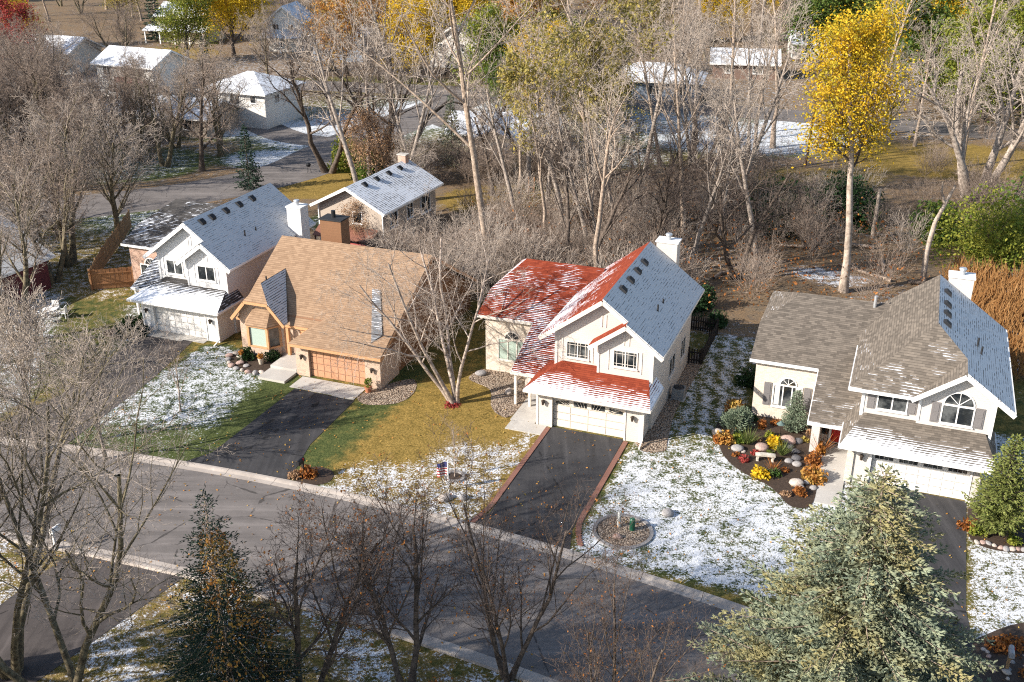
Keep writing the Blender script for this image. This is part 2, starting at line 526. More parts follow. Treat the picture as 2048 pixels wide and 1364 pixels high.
# driveways and paths (u, v outlines)
usheet('driveway', [(-35.05, 52.05), (-30.6, 51.9), (-30.3, 46), (-29.3, far_kerb_v(-29.3) + .35), (-36.0, far_kerb_v(-36) + .35), (-35.1, 43.2)], 0.016, M['drive'])
usheet('driveway', [(-17.85, 53.15), (-13.35, 53.15), (-13.3, 43.2), (-12.85, far_kerb_v(-12.9) + .38), (-18.3, far_kerb_v(-18.3) + .38), (-17.8, 43.2)], 0.016, M['drive'])
usheet('driveway', [(0.3, 53.3), (5.45, 53.2), (5.35, 43.5), (6.0, far_kerb_v(6) + .35), (-0.4, far_kerb_v(-.4) + .35), (0.2, 43.5)], 0.016, M['drive'])
usheet('driveway', [(-50.2, 55.6), (-45.9, 56.2), (-44.6, 50), (-43.6, far_kerb_v(-43.6) + .35), (-49.6, far_kerb_v(-49.6) + .35), (-48.6, 46)], 0.016, M['drive_old'])
usheet('driveway', [(-35.7, near_kerb_v(-35.7) - .4), (-29.3, near_kerb_v(-29.3) - .4), (-29.9, 29), (-31.0, 22), (-36.0, 22)], 0.016, M['drive_old'])

def slabs(name, quads, z0, z1, mat, label=None):
    """concrete flags poured side by side with open joints"""
    root = empty(name, W(quads[0][0][0], quads[0][0][1], 0)); tag(root, kind='structure')
    for q in quads:
        c = sum((Vector(p) for p in q), Vector((0, 0))) / len(q)
        q2 = [c + (Vector(p) - c) * 0.988 for p in q]
        mb = MB(); b = len(q2)
        mb.v = [tuple(W(p[0], p[1], z0)) for p in q2] + [tuple(W(p[0], p[1], z1)) for p in q2]
        mb.f = [list(range(b))[::-1], list(range(b, 2 * b))] + [[i, (i + 1) % b, b + (i + 1) % b, b + i] for i in range(b)]
        o = mb.build('slab', mat, root)
        o.matrix_parent_inverse = Matrix.Translation(-root.location)
    return root
def quad(u0, u1, v0, v1): return [(u0, v0), (u1, v0), (u1, v1), (u0, v1)]
slabs('garage_apron', [quad(-35.5, -33.9, 52.1, 53.75), quad(-33.9, -32.3, 52.05, 53.75), quad(-32.3, -30.7, 51.95, 53.75)], 0.0, 0.04, M['concrete'])
slabs('front_path', [quad(-38.1, -36.05, 52.4, 53.9)], 0.0, 0.16, M['concrete'])
slabs('front_step', [quad(-38.1, -36.05, 53.92, 56.2)], 0.0, 0.34, M['concrete'])
slabs('front_path', [quad(-20.4, -18.1, 51.9, 53.05), quad(-20.5, -18.9, 53.05, 54.6), quad(-20.5, -18.9, 54.6, 56.9)], 0.0, 0.05, M['concrete'])
slabs('front_path', [quad(-2.1, -0.8, 50.2, 51.7), quad(-2.1, -0.8, 51.7, 53.2), quad(-2.2, -0.8, 53.2, 54.9), quad(-2.3, -0.8, 54.9, 57.0)], 0.0, 0.06, M['concrete'])
slabs('garage_apron', [quad(-50.2, -48.4, 55.6, 57.0), quad(-48.4, -46.6, 55.6, 57.0), quad(-46.6, -44.9, 55.9, 57.0)], 0.0, 0.04, M['concrete'])

# paver edging of the red house's driveway
edge_root = empty('driveway_edging', W(-15.6, 48, 0)); tag(edge_root, kind='structure')
pm = MB().box(-0.145, 0.145, -0.092, 0.092, 0, 0.045).mesh('paver', M['paver'])
def pav(u, v, rz):
    o = link('paver', pm, edge_root)
    o.matrix_parent_inverse = Matrix.Translation(-edge_root.location)
    o.location = W(u, v, 0.004 + random.uniform(0, .008)); o.rotation_euler = (0, 0, -LA + rz + random.uniform(-.03, .03))
k = 42.1
while k < 53.0:
    fl = max(0, (44.2 - k) / 2.0) ** 1.6 * 0.6
    pav(-17.98 - fl * 0.5, k, 0); pav(-13.16 + fl, k, -0.25 if fl > .1 else 0)
    k += 0.195

# planting beds and gravel
def bed(name, uvp, mat, z=0.02):
    c = Vector((sum(p[0] for p in uvp) / len(uvp), sum(p[1] for p in uvp) / len(uvp)))
    pts = smooth_path([Vector(p) for p in uvp] + [Vector(uvp[0])], 5)[:-1]
    verts = [tuple(W(c.x, c.y, z + 0.05))] + [tuple(W(p.x, p.y, z)) for p in pts]
    n = len(pts)
    faces = [[0, 1 + i, 1 + (i + 1) % n] for i in range(n)]
    return tag(link(name, new_mesh(name, verts, faces, mat)), kind='structure')
bed('mulch_bed', [(-8.6, 56.4), (-7.7, 53.8), (-6.8, 52.5), (-5.8, 51.7), (-4.7, 51.1), (-4.0, 50.4), (-3.2, 49.4), (-2.2, 49.9), (-2.2, 53), (-2.6, 57), (-3.4, 59), (-7.2, 59), (-8.4, 58)], M['mulch'])
bed('mulch_bed', [(-41.9, 56.3), (-41.5, 54.0), (-40.3, 53.2), (-38.4, 53.2), (-38.15, 54.5), (-38.3, 56.2)], M['mulch'])
bed('gravel_bed', [(-30.5, 53.6), (-30.6, 52.3), (-29.6, 51.7), (-27.9, 52.6), (-27.6, 54.4), (-28.6, 56)], M['gravel'])
bed('gravel_bed', [(-24.9, 59.1), (-25.1, 57.4), (-23.2, 56.4), (-22.3, 54.4), (-21.4, 53.4), (-20.6, 53.6), (-20.6, 57.2), (-21.2, 59.1)], M['gravel'])
bed('gravel_bed', [(-12.6, 53.0), (-11.9, 52.2), (-10.8, 52.7), (-10.9, 54), (-11.3, 58), (-11.2, 65), (-12.1, 66)], M['gravel'])
bed('mulch_bed', [(5.5, 52.5), (5.6, 49.6), (7.0, 49.0), (9.0, 49.8), (9.2, 52), (7.5, 53.3)], M['mulch'])
bed('mulch_bed', [(5.6, 41.4), (5.8, 38.8), (8.0, 39.0), (10.2, 41.0), (9.4, 43.6), (7.6, 43.4)], M['mulch'])
bed('mulch_bed', [(-29.2, 43.4), (-29.1, 42.3), (-28.0, 42.1), (-27.2, 42.8), (-27.5, 43.8), (-28.6, 44.0)], M['mulch'])
bed('mulch_bed', [(-52.6, 57.2), (-52.9, 54.8), (-51, 54.4), (-49.8, 55.2), (-50.2, 56.2), (-51, 57.4)], M['mulch'])
# ---------------------------------------------------------------- house materials
M['cream_siding'] = siding('cream_siding', (0.63, 0.57, 0.505), 0.13)
M['cream_trim'] = plain('cream_trim', (0.67, 0.61, 0.54), 0.06)
M['white_siding'] = siding('white_siding', (0.76, 0.74, 0.72), 0.13)
M['white_trim'] = plain('white_trim', (0.80, 0.78, 0.75), 0.05)
M['taupe_siding'] = siding('pale_taupe_siding', (0.62, 0.575, 0.53), 0.12)
M['tan_wood'] = plain('tan_painted_wood', (0.53, 0.29, 0.145), 0.12)
M['brown_siding'] = siding('brown_wood_siding', (0.235, 0.120, 0.062), 0.2)
M['cream_brick'] = brick('cream_brick', (0.66, 0.56, 0.45), (0.52, 0.40, 0.30), (0.68, 0.62, 0.53))
M['tan_brick'] = brick('tan_brick', (0.52, 0.36, 0.25), (0.38, 0.22, 0.15), (0.56, 0.47, 0.38))
M['red_brick'] = brick('pinkish_brick', (0.46, 0.27, 0.19), (0.36, 0.17, 0.11), (0.50, 0.40, 0.33))
def glass_mat():
    t = NT('window_glass'); n = t.noise(t.pos(), 1.1, 3, .6)
    t.color(t.mix(t.ramp(n, .42, .66), (.014, .017, .020), (.115, .120, .118))).rough(.07, .6)  # paler blotches in the colour stand in for reflections and curtains
    return t.m
M['glass'] = glass_mat()
M['blind'] = NT('window_with_blind').color((0.36, 0.44, 0.38)).rough(0.25, 0.5).m
M['curtain'] = plain('curtain', (0.62, 0.60, 0.56), 0.2)
M['black'] = plain('black_metal', (0.02, 0.02, 0.022), 0.2, rough=0.5)
M['vent'] = plain('dark_roof_vent', (0.028, 0.028, 0.030), 0.3)
M['metal'] = plain('galvanised_metal', (0.55, 0.56, 0.57), 0.2, rough=0.4, metal=0.6)
M['lamp'] = plain('dark_bronze_lamp', (0.06, 0.045, 0.035), 0.3, rough=0.4)
M['shutter'] = siding('grey_shutter', (0.20, 0.185, 0.18), 0.05, bumpd=0.01)
M['red_door'] = plain('red_door_paint', (0.42, 0.020, 0.016), 0.1, rough=0.4)
M['white_door'] = plain('white_door_paint', (0.76, 0.73, 0.69), 0.06, rough=0.5)
M['cream_door'] = plain('cream_door_paint', (0.70, 0.62, 0.52), 0.06, rough=0.5)
M['orange_door'] = plain('tan_orange_door_paint', (0.50, 0.265, 0.155), 0.12, rough=0.5)
RED1, RED2 = (0.165, 0.030, 0.016), (0.320, 0.066, 0.030)
GRY1, GRY2 = (0.098, 0.083, 0.068), (0.245, 0.205, 0.165)
TAN1, TAN2 = (0.250, 0.160, 0.100), (0.395, 0.265, 0.170)
DRK1, DRK2 = (0.052, 0.048, 0.045), (0.100, 0.093, 0.088)
FROST = (0.62, 0.61, 0.59)
M['red_bare'] = shingle('red_shingle', RED1, RED2)
M['red_wing'] = shingle('red_shingle_part_snow', RED1, RED2, a=0.40, bv=-0.04, amp=2.4, nscale=0.32)
M['red_garage'] = shingle('red_shingle_snowy_eave', RED1, RED2, a=1.25, bv=-0.62, bu=-0.07, amp=1.3, nscale=0.5)
M['red_left'] = shingle('red_shingle_streaked_snow', RED1, RED2, a=0.62, bv=-0.22, amp=2.4, nscale=0.6)
M['red_frost'] = shingle('frosted_red_house_shingle', (0.055, 0.058, 0.062), (0.075, 0.078, 0.085), a=1.0, amp=0.10, snowc=FROST)
M['grey_wing'] = shingle('grey_shingle_part_snow', GRY1, GRY2, a=0.10, bv=-0.10, bu=0.0, amp=1.9, nscale=0.5)
M['grey_bare'] = shingle('grey_shingle', GRY1, GRY2, a=-0.1, bv=-0.1, amp=1.2, nscale=0.5)
M['grey_garage'] = shingle('grey_shingle_snowy_eave', GRY1, GRY2, a=1.35, bv=-0.72, bu=-0.08, amp=1.1, nscale=0.5)
M['grey_frost'] = shingle('frosted_grey_shingle', GRY1, GRY2, a=0.92, amp=0.15, snowc=(0.70, 0.69, 0.67))
M['tan_roof'] = shingle('tan_shingle', TAN1, TAN2, a=-0.42, amp=1.0, nscale=0.35)
M['shaded_snow'] = shingle('shaded_snow_shingle', (.15, .155, .165), (.20, .205, .215), a=0.15, amp=1.0)  # grey colour stands in for snow lying in shade
M['tan_frost'] = shingle('frosted_tan_shingle', (0.16, 0.15, 0.14), (0.2, 0.19, 0.18), a=0.80, amp=0.1, snowc=FROST)
M['dark_wing'] = shingle('charcoal_shingle_part_snow', DRK1, DRK2, a=0.48, bv=-0.05, bu=0.02, amp=2.4, nscale=0.35)
M['dark_garage'] = shingle('charcoal_shingle_snowy_eave', DRK1, DRK2, a=1.75, bv=-0.75, amp=0.8, nscale=0.5)
M['dark_frost'] = shingle('frosted_charcoal_shingle', DRK1, DRK2, a=1.0, amp=0.10, snowc=FROST)
M['dark_bare'] = shingle('charcoal_shingle', DRK1, DRK2, a=0.1, amp=1.0)
M['far_snow_roof'] = shingle('snowy_far_shingle', (0.10, 0.095, 0.09), (0.16, 0.15, 0.145), a=0.85, amp=1.6, nscale=0.3, snowc=(0.74, 0.76, 0.79))

class House:
    def __init__(s, name, label, u0, v0, rz=None, world=None, cat='house', group=None):
        s.u0, s.v0 = u0, v0
        if world is None:
            s.e = empty(name, W(u0, v0, 0), -LA, label, cat, group)
        else:
            s.e = empty(name, (world[0], world[1], 0), rz, label, cat, group)
    def L(s, p): return (p[0] - s.u0, p[1] - s.v0, p[2])
    def roof(s, pts, mat, name='roof', t=0.13, parent=None, flip=False):
        """sloping slab: outline of the top face, in metres UV (course direction, up slope)"""
        P_ = [Vector(s.L(p)) for p in pts]
        n = Vector((0, 0, 0))
        for i in range(len(P_)):
            a, b = P_[i], P_[(i + 1) % len(P_)]
            n += Vector(((a.y - b.y) * (a.z + b.z), (a.z - b.z) * (a.x + b.x), (a.x - b.x) * (a.y + b.y)))
        if n.z < 0: P_ = P_[::-1]; n = -n
        n.normalize()
        hx = Vector((0, 0, 1)).cross(n)
        hx = hx.normalized() if hx.length > 1e-4 else Vector((1, 0, 0))
        up = n.cross(hx)
        zmin = min(P_, key=lambda p: p.z)
        k = len(P_)
        verts = [tuple(p) for p in P_] + [(p.x, p.y, p.z - t) for p in P_]
        faces = [list(range(k)), list(range(k, 2 * k))[::-1]]
        for i in range(k):
            j = (i + 1) % k
            faces.append([i, k + i, k + j, j])
        uvs = []
        for f in faces:
            for vi in f:
                p = Vector(verts[vi]) - zmin
                uvs.append((p.dot(hx), p.dot(up)))
        me = new_mesh(name, verts, faces, mat, uvs)
        return link(name, me, parent or s.e)
    def box(s, name, u0, u1, v0, v1, z0, z1, mat, parent=None):
        return MB().box(u0 - s.u0, u1 - s.u0, v0 - s.v0, v1 - s.v0, z0, z1).build(name, mat, parent or s.e)
    def gable_u(s, name, u0, u1, v0, v1, z0, ze, uc, zr, mat):
        """body with the gable facing -v / +v"""
        pr = [(u0 - s.u0, z0), (u1 - s.u0, z0), (u1 - s.u0, ze), (uc - s.u0, zr), (u0 - s.u0, ze)]
        return MB().prism(pr, 'y', v0 - s.v0, v1 - s.v0).build(name, mat, s.e)
    def prof_v(s, name, prof, u0, u1, mat):
        return MB().prism([(p - s.v0, q) for p, q in prof], 'x', u0 - s.u0, u1 - s.u0).build(name, mat, s.e)
    def prof_u(s, name, prof, v0, v1, mat):
        return MB().prism([(p - s.u0, q) for p, q in prof], 'y', v0 - s.v0, v1 - s.v0).build(name, mat, s.e)
    def board(s, p, q, mat, w=0.05, h=0.2, name='fascia'):
        return MB().beam(s.L(p), s.L(q), w, h).build(name, mat, s.e)
    # windows on a wall facing -v (front) at v, or facing +u (side) at u
    def window(s, a0, a1, z0, z1, wall, trim, side=False, cols=2, rows=1, glass=None, fw=0.07, muntin=0.035, arch=False, name='window', reveal=0.05, sill=True):
        glass = glass or M['glass']
        def tr(a, d, z):                                     # a along the wall, d outward
            return (wall - s.u0 + d, a - s.v0, z) if side else (a - s.u0, wall - s.v0 - d, z)
        def bx(mb, x0, x1, d0, d1, zz0, zz1):
            p = tr(x0, d0, zz0); q = tr(x1, d1, zz1)
            mb.box(min(p[0], q[0]), max(p[0], q[0]), min(p[1], q[1]), max(p[1], q[1]), zz0, zz1)
        fr = MB()
        bx(fr, a0 - fw, a0, -0.02, reveal, z0 - fw, z1 + fw); bx(fr, a1, a1 + fw, -0.02, reveal, z0 - fw, z1 + fw)
        bx(fr, a0, a1, -0.02, reveal, z0 - fw, z0); bx(fr, a0, a1, -0.02, reveal, z1, z1 + fw)
        w = fr.build(name, trim, s.e)
        cw = (a1 - a0) / cols
        for c in range(cols):
            mb = MB(); bx(mb, a0 + c * cw + .004, a0 + (c + 1) * cw - .004, 0.004, 0.014, z0 + .002, z1 - .002)
            mb.build('pane', glass, w)
        mu = MB()
        for c in range(1, cols):
            x = a0 + c * cw; bx(mu, x - muntin, x + muntin, 0.014, reveal - 0.01, z0, z1)
        if cols > 1: mu.build('mullion', trim, w)
        if rows > 1:
            for c in range(cols):
                mb = MB()
                for xx in (a0 + c * cw + 0.16, a0 + (c + 1) * cw - 0.16): bx(mb, xx - .012, xx + .012, 0.014, 0.03, z0, z1)
                for zz in (z0 + 0.16, z1 - 0.16): bx(mb, a0 + c * cw + .03, a0 + (c + 1) * cw - .03, 0.014, 0.029, zz - .012, zz + .012)
                mb.build('muntin', trim, w)
        if sill:
            mb = MB(); bx(mb, a0 - fw - .04, a1 + fw + .04, -0.02, reveal + 0.06, z0 - fw - .06, z0 - fw - .003); mb.build('sill', trim, w)
        if arch:
            cx = (a0 + a1) / 2; r = arch
            zb = z1 + fw + 0.02
            ring = MB(); seg = 14
            pts_o = [(cx - (r + fw) * math.cos(math.pi * i / seg), zb + (r + fw) * math.sin(math.pi * i / seg)) for i in range(seg + 1)]
            pts_i = [(cx - r * math.cos(math.pi * i / seg), zb + r * math.sin(math.pi * i / seg)) for i in range(seg + 1)]
            for i in range(seg):
                for (d0, d1) in ((reveal, reveal),):
                    ring.poly([tr(*_ad(p, reveal)) for p in (pts_o[i], pts_o[i + 1], pts_i[i + 1], pts_i[i])])
                ring.poly([tr(*_ad(pts_o[i], -.02)), tr(*_ad(pts_o[i + 1], -.02)), tr(*_ad(pts_o[i + 1], reveal)), tr(*_ad(pts_o[i], reveal))])
                ring.poly([tr(*_ad(pts_i[i], 0)), tr(*_ad(pts_i[i + 1], 0)), tr(*_ad(pts_i[i + 1], reveal)), tr(*_ad(pts_i[i], reveal))])
            aw = ring.build('arched_window', trim, s.e)
            for k in range(4):
                t0, t1 = math.pi * k / 4 + .03, math.pi * (k + 1) / 4 - .03
                pts = [(cx, zb + .01)] + [(cx - r * .98 * math.cos(t0 + (t1 - t0) * i / 4), zb + .01 + r * .97 * math.sin(t0 + (t1 - t0) * i / 4)) for i in range(5)]
                MB().poly([tr(*_ad(p, 0.012)) for p in pts]).build('pane', M['glass'], aw)
            mb = MB()
            for k in range(1, 4):
                t0 = math.pi * k / 4
                p, q = tr(cx, 0.025, zb + .02), tr(cx - r * math.cos(t0), 0.025, zb + r * math.sin(t0))
                mb.beam(p, q, 0.03, 0.03)
            mb.build('muntin', trim, aw)
        return w
    def shutter(s, a0, a1, z0, z1, v):
        o = s.box('shutter', a0, a1, v - 0.05, v + 0.01, z0, z1, M['shutter'])
        for (zz0, zz1) in ((z0 + .08, (z0 + z1) / 2 - .04), ((z0 + z1) / 2 + .04, z1 - .08)):
            s.box('shutter_panel', a0 + .07, a1 - .07, v - 0.07, v - 0.052, zz0, zz1, M['shutter'], o)
        return o
    def garage_door(s, u0, u1, z0, z1, v, mat, cols, rows, lights=None):
        d = s.box('garage_door', u0, u1, v, v + 0.05, z0, z1, mat)
        cw, rh = (u1 - u0) / cols, (z1 - z0) / rows
        for r_ in range(rows):
            if lights and r_ == rows - 1: continue
            for c in range(cols):
                s.box('door_panel', u0 + c * cw + .05, u0 + (c + 1) * cw - .05, v - 0.022, v - 0.002, z0 + r_ * rh + .045, z0 + (r_ + 1) * rh - .035, mat, d)
        for r_ in range(1, rows):
            s.box('section_joint', u0 + .01, u1 - .01, v - 0.006, v - 0.001, z0 + r_ * rh - .012, z0 + r_ * rh + .006, M['vent'], d)
        if lights:
            zt = z1 - rh
            for c in range(4):
                a, b = u0 + (u1 - u0) * c / 4 + .14, u0 + (u1 - u0) * (c + 1) / 4 - .14
                if lights == 'sunburst':
                    mb = MB(); n = 8
                    cx = (u0 + u1) / 2; 
                    top = lambda x: zt + 0.10 + 0.30 * math.sqrt(max(0.0, 1 - ((x - cx) / ((u1 - u0) / 2)) ** 2)) ** 0.8
                    xs_ = [a + (b - a) * i / n for i in range(n + 1)]
                    for i in range(n):
                        mb.poly([s.L((xs_[i], v - 0.012, zt + .06)), s.L((xs_[i + 1], v - 0.012, zt + .06)), s.L((xs_[i + 1], v - 0.012, top(xs_[i + 1]))), s.L((xs_[i], v - 0.012, top(xs_[i])))])
                    lo = mb.build('door_light', M['glass'], d)
                    rb = MB()
                    for f_ in (0.25, 0.5, 0.75):
                        x1_ = a + (b - a) * f_
                        rb.beam(s.L((cx + (x1_ - cx) * .75, v - .02, zt + .06)), s.L((x1_, v - .02, top(x1_))), 0.025, 0.02)
                    rb.build('muntin', mat, lo)
                else:
                    for q in range(4):
                        x0_ = a + (b - a) * q / 4 + .012; x1_ = a + (b - a) * (q + 1) / 4 - .012
                        s.box('door_light', x0_, x1_, v - 0.012, v - 0.001, zt + .12, z1 - .12, M['glass'], d)
        return d
    def lamp(s, u, v, z):
        o = s.box('wall_lamp', u - .06, u + .06, v - .05, v, z - .09, z + .12, M['lamp'])
        mb = MB(); c = s.L((u, v - .16, z))
        mb.cyl((c[0], c[1], z - .16), (c[0], c[1], z + .10), .07, .10, 8); mb.cyl((c[0], c[1], z + .105), (c[0], c[1], z + .19), .13, .02, 8)
        mb.build('lantern', M['lamp'], o)
        return o
    def roof_vent(s, u, v, z, su=1):
        """box vent lying on a slope that falls toward +u (su=1)"""
        x, y, zz = s.L((u, v, z))
        mb = MB(); mb.prism([(x - .22, zz - .12 + .2), (x + .22, zz - .30), (x + .22, zz + .02), (x - .05, zz + .24), (x - .22, zz + .2)], 'y', y - .22, y + .22)
        return mb.build('roof_vent', M['vent'], s.e)
    def pipe(s, u, v, z0, z1, mat=None, r=.055):
        x, y, _ = s.L((u, v, 0))
        mb = MB().cyl((x, y, z0), (x, y, z1), r, r, 8)
        return mb.build('vent_pipe', mat or M['vent'], s.e)
    def chimney(s, u0, u1, v0, v1, z1, mat, trim, flue=True):
        c = s.box('chimney', u0, u1, v0, v1, 0, z1, mat)
        s.box('chimney_cap', u0 - .07, u1 + .07, v0 - .07, v1 + .07, z1 + .003, z1 + .10, trim, c)
        if flue:
            x, y, _ = s.L(((u0 + u1) / 2, (v0 + v1) / 2, 0))
            MB().cyl((x, y, z1 + .1), (x, y, z1 + .42), .16, .16, 12).cyl((x, y, z1 + .44), (x, y, z1 + .52), .24, .20, 12).build('flue', M['metal'], c)
        return c
    def downspout(s, u, v, ztop, mat, kick=(0, -0.7)):
        x, y, _ = s.L((u, v, 0))
        mb = MB().beam((x, y, ztop), (x, y, 0.28), .09, .07, up=(0, 1, 0)); mb.beam((x, y, 0.30), (x + kick[0], y + kick[1], 0.10), .09, .07)
        return mb.build('downspout', mat, s.e)

def _ad(p, d): return (p[0], d, p[1])

def front_gable_house(name, label, du, dv, mt):
    """the two-storey plan shared by the red-roofed and the white house"""
    h = House(name, label, -15.3 + du, 53.1 + dv)
    f = lambda u, v, z: (u + du, v + dv, z)
    S, T = mt['siding'], mt['trim']
    B_ = lambda n, u0, u1, v0, v1, z0, z1, m, p=None: h.box(n, u0 + du, u1 + du, v0 + dv, v1 + dv, z0, z1, m, p)
    # garage
    B_('wall', -18.8, -17.8, 53.1, 55.6, 0, 2.45, S); B_('wall', -13.36, -12.3, 53.1, 55.6, 0, 2.45, S)
    B_('wall', -17.797, -13.363, 53.1, 53.45, 1.97, 2.45, S)
    B_('corner_board', -18.82, -18.68, 53.07, 53.097, 0, 2.45, T); B_('corner_board', -12.44, -12.28, 53.07, 53.097, 0, 2.45, T)
    B_('door_trim', -17.9, -17.8, 53.06, 53.097, 0, 2.1, T); B_('door_trim', -13.36, -13.26, 53.06, 53.097, 0, 2.1, T)
    h.garage_door(-17.79 + du, -13.37 + du, 0.02, 1.968, 53.32 + dv, mt['door'], mt['dcols'], 4, mt['lights'])
    h.lamp(-18.35 + du, 53.1 + dv, 1.65); h.lamp(-12.85 + du, 53.1 + dv, 1.6)
    h.roof([f(-19.4, 52.4, 2.62), f(-11.7, 52.4, 2.62), f(-12.5, 55.0, 3.66), f(-17.8, 55.0, 3.66)], mt['r_garage'])
    h.roof([f(-19.4, 52.4, 2.62), f(-17.8, 55.0, 3.66), f(-18.9, 56.0, 3.0), f(-19.4, 55.2, 2.6)], mt['r_bare'])
    h.roof([f(-11.7, 52.4, 2.62), f(-11.7, 55.6, 2.62), f(-12.5, 55.6, 3.66), f(-12.5, 55.0, 3.66)], mt['r_side'])
    h.board(f(-19.42, 52.38, 2.52), f(-11.66, 52.38, 2.52), T, 0.08, 0.16); h.board(f(-11.68, 52.42, 2.52), f(-11.68, 55.6, 2.52), T, 0.08, 0.16)
    B_('soffit', -19.3, -11.75, 52.45, 53.1, 2.40, 2.45, T)
    # two-storey body
    h.gable_u('wall', -18.3 + du, -12.15 + du, 54.95 + dv, 65.2 + dv, 0, 5.62, -15.33 + du, 7.85, S)
    pr = [(-15.5 + du, 3.2), (-12.153 + du, 3.2), (-12.153 + du, 5.55), (-13.75 + du, 6.70), (-15.5 + du, 5.4)]
    h.prof_u('wall', pr, 54.5 + dv, 54.97 + dv, S)
    B_('corner_board', -18.32, -18.15, 54.91, 54.947, 3.0, 5.6, T); B_('corner_board', -15.52, -15.40, 54.46, 54.497, 3.4, 5.35, T); B_('corner_board', -12.30, -12.13, 54.46, 54.497, 3.0, 5.55, T)
    pl = lambda u: 8.15 - 0.748 * abs(u + 15.33)
    h.roof([f(-15.33, 54.5, 8.15), f(-13.75, 54.5, pl(-13.75)), f(-13.75, 54.05, pl(-13.75)), f(-11.52, 54.05, pl(-11.52)), f(-11.52, 65.6, pl(-11.52)), f(-15.33, 65.6, 8.15)], mt['r_frost'])
    h.roof([f(-15.33, 54.5, 8.15), f(-15.33, 65.6, 8.15), f(-19.15, 65.6, 5.29), f(-19.15, 54.5, 5.29)], mt['r_left'])
    h.roof([f(-13.75, 54.05, 6.965), f(-13.75, 55.3, 6.965), f(-15.95, 55.3, 5.35), f(-15.95, 54.05, 5.35)], mt['r_bare'])
    off = -0.17
    h.board(f(-15.33, 54.48, 8.10 + off), f(-19.17, 54.48, 5.25 + off), T, 0.09, 0.24, 'rake_board'); h.board(f(-15.33, 54.48, 8.10 + off), f(-13.75, 54.48, pl(-13.75) - .05 + off), T, 0.09, 0.24, 'rake_board')
    h.board(f(-13.75, 54.03, 6.92 + off), f(-11.50, 54.03, pl(-11.5) - .05 + off), T, 0.09, 0.24, 'rake_board'); h.board(f(-13.75, 54.03, 6.92 + off), f(-15.97, 54.03, 5.30 + off), T, 0.09, 0.24, 'rake_board')
    h.board(f(-11.50, 54.05, 5.20), f(-11.50, 65.6, 5.20), T, 0.08, 0.16, 'gutter'); h.board(f(-19.17, 54.5, 5.18), f(-19.17, 65.6, 5.18), T, 0.08, 0.16, 'gutter')
    h.window(-17.53 + du, -16.24 + du, 4.0, 4.95, 54.95 + dv, mt['wtrim'], cols=2, rows=mt['wrows']); h.window(-14.5 + du, -13.15 + du, 4.08, 5.05, 54.5 + dv, mt['wtrim'], cols=2, rows=mt['wrows'])
    # decorative trim sticks on the gables
    for (a, b, vv) in ((-15.45, -15.2, 54.95), (-13.95, -13.65, 54.5)):
        for x in (a, b): B_('trim_board', x - .035, x + .035, vv - 0.035, vv - 0.003, 6.2 if vv > 54.9 else 5.45, 7.0 if vv > 54.9 else 6.2, T)
    for x, vv in ((-17.85, 54.95), (-15.95, 54.95), (-14.85, 54.5), (-12.85, 54.5)):
        B_('trim_board', x - .03, x + .03, vv - 0.035, vv - 0.003, 3.75, 5.15, T)
    # side windows
    h.window(59.0 + dv, 60.5 + dv, 1.6, 2.8, -12.15 + du, mt['wtrim'], side=True); h.window(62.3 + dv, 63.5 + dv, 1.4, 2.7, -12.15 + du, mt['wtrim'], side=True)
    h.window(61.6 + dv - 0.2, 62.3 + dv - 0.2, 3.75, 4.7, -12.15 + du, mt['wtrim'], side=True, cols=1)
    # wing with clipped gable, roof sweeping down over the entry
    wz = lambda v: 2.37 + 0.42 * (v - 54.9)
    h.prof_v('wing_wall', [(59.2 + dv, 0), (69.3 + dv, 0), (69.3 + dv, 3.9), (65.9 + dv, 5.3), (62.7 + dv, 5.3), (59.2 + dv, 3.95)], -24.6 + du, -18.3 + du, mt['brick'])
    h.roof([f(-25.05, 58.9, wz(58.9)), f(-21.15, 58.9, wz(58.9)), f(-21.15, 54.9, wz(54.9)), f(-18.0, 54.9, wz(54.9)), f(-18.0, 64.3, wz(64.3)), f(-23.6, 64.3, wz(64.3)), f(-25.05, 61.2, wz(61.2))], mt['r_wing'])
    h.roof([f(-25.05, 61.2, wz(61.2)), f(-23.6, 64.3, wz(64.3)), f(-25.05, 67.4, wz(61.2))], mt['r_wing'])
    h.roof([f(-25.05, 67.4, wz(61.2)), f(-23.6, 64.3, wz(64.3)), f(-18.0, 64.3, wz(64.3)), f(-18.0, 69.7, wz(58.9)), f(-25.05, 69.7, wz(58.9))], mt['r_wing'])
    h.board(f(-25.07, 58.88, wz(58.9) - .10), f(-21.17, 58.88, wz(58.9) - .10), T, 0.09, 0.18); h.board(f(-21.17, 54.88, wz(54.9) - .10), f(-19.0, 54.88, wz(54.9) - .10), T, 0.09, 0.18)
    h.board(f(-21.17, 58.85, wz(58.85) - .14), f(-21.17, 54.9, wz(54.9) - .14), T, 0.06, 0.16, 'rake_board')
    h.window(-23.65 + du, -21.75 + du, 0.98, 2.4, 59.2 + dv, mt['wtrim'], cols=3, glass=mt['wingglass'], arch=0.5, reveal=0.06)
    B_('entry_wall', -21.1, -18.35, 57.3, 59.19, 0, 2.9, S)
    B_('front_door', -20.1, -19.2, 57.25, 57.297, 0.1, 2.1, mt['frontdoor'])
    B_('porch_post', -21.0, -20.84, 55.05, 55.21, 0, 2.28, T); B_('porch_post', -20.06, -19.9, 55.05, 55.21, 0, 2.28, T)
    for v_ in (57.2, 58.9, 60.6, 62.3) + ((56.0,) if mt['vents'] > 4 else ()):
        h.roof_vent(-14.85 + du, v_ + dv, pl(-14.85))
    h.pipe(-12.9 + du, 58.2 + dv, 5.9, 6.75); h.pipe(-12.9 + du, 59.6 + dv, 5.9, 6.6)
    h.downspout(-12.2 + du, 52.95 + dv, 2.4, T)
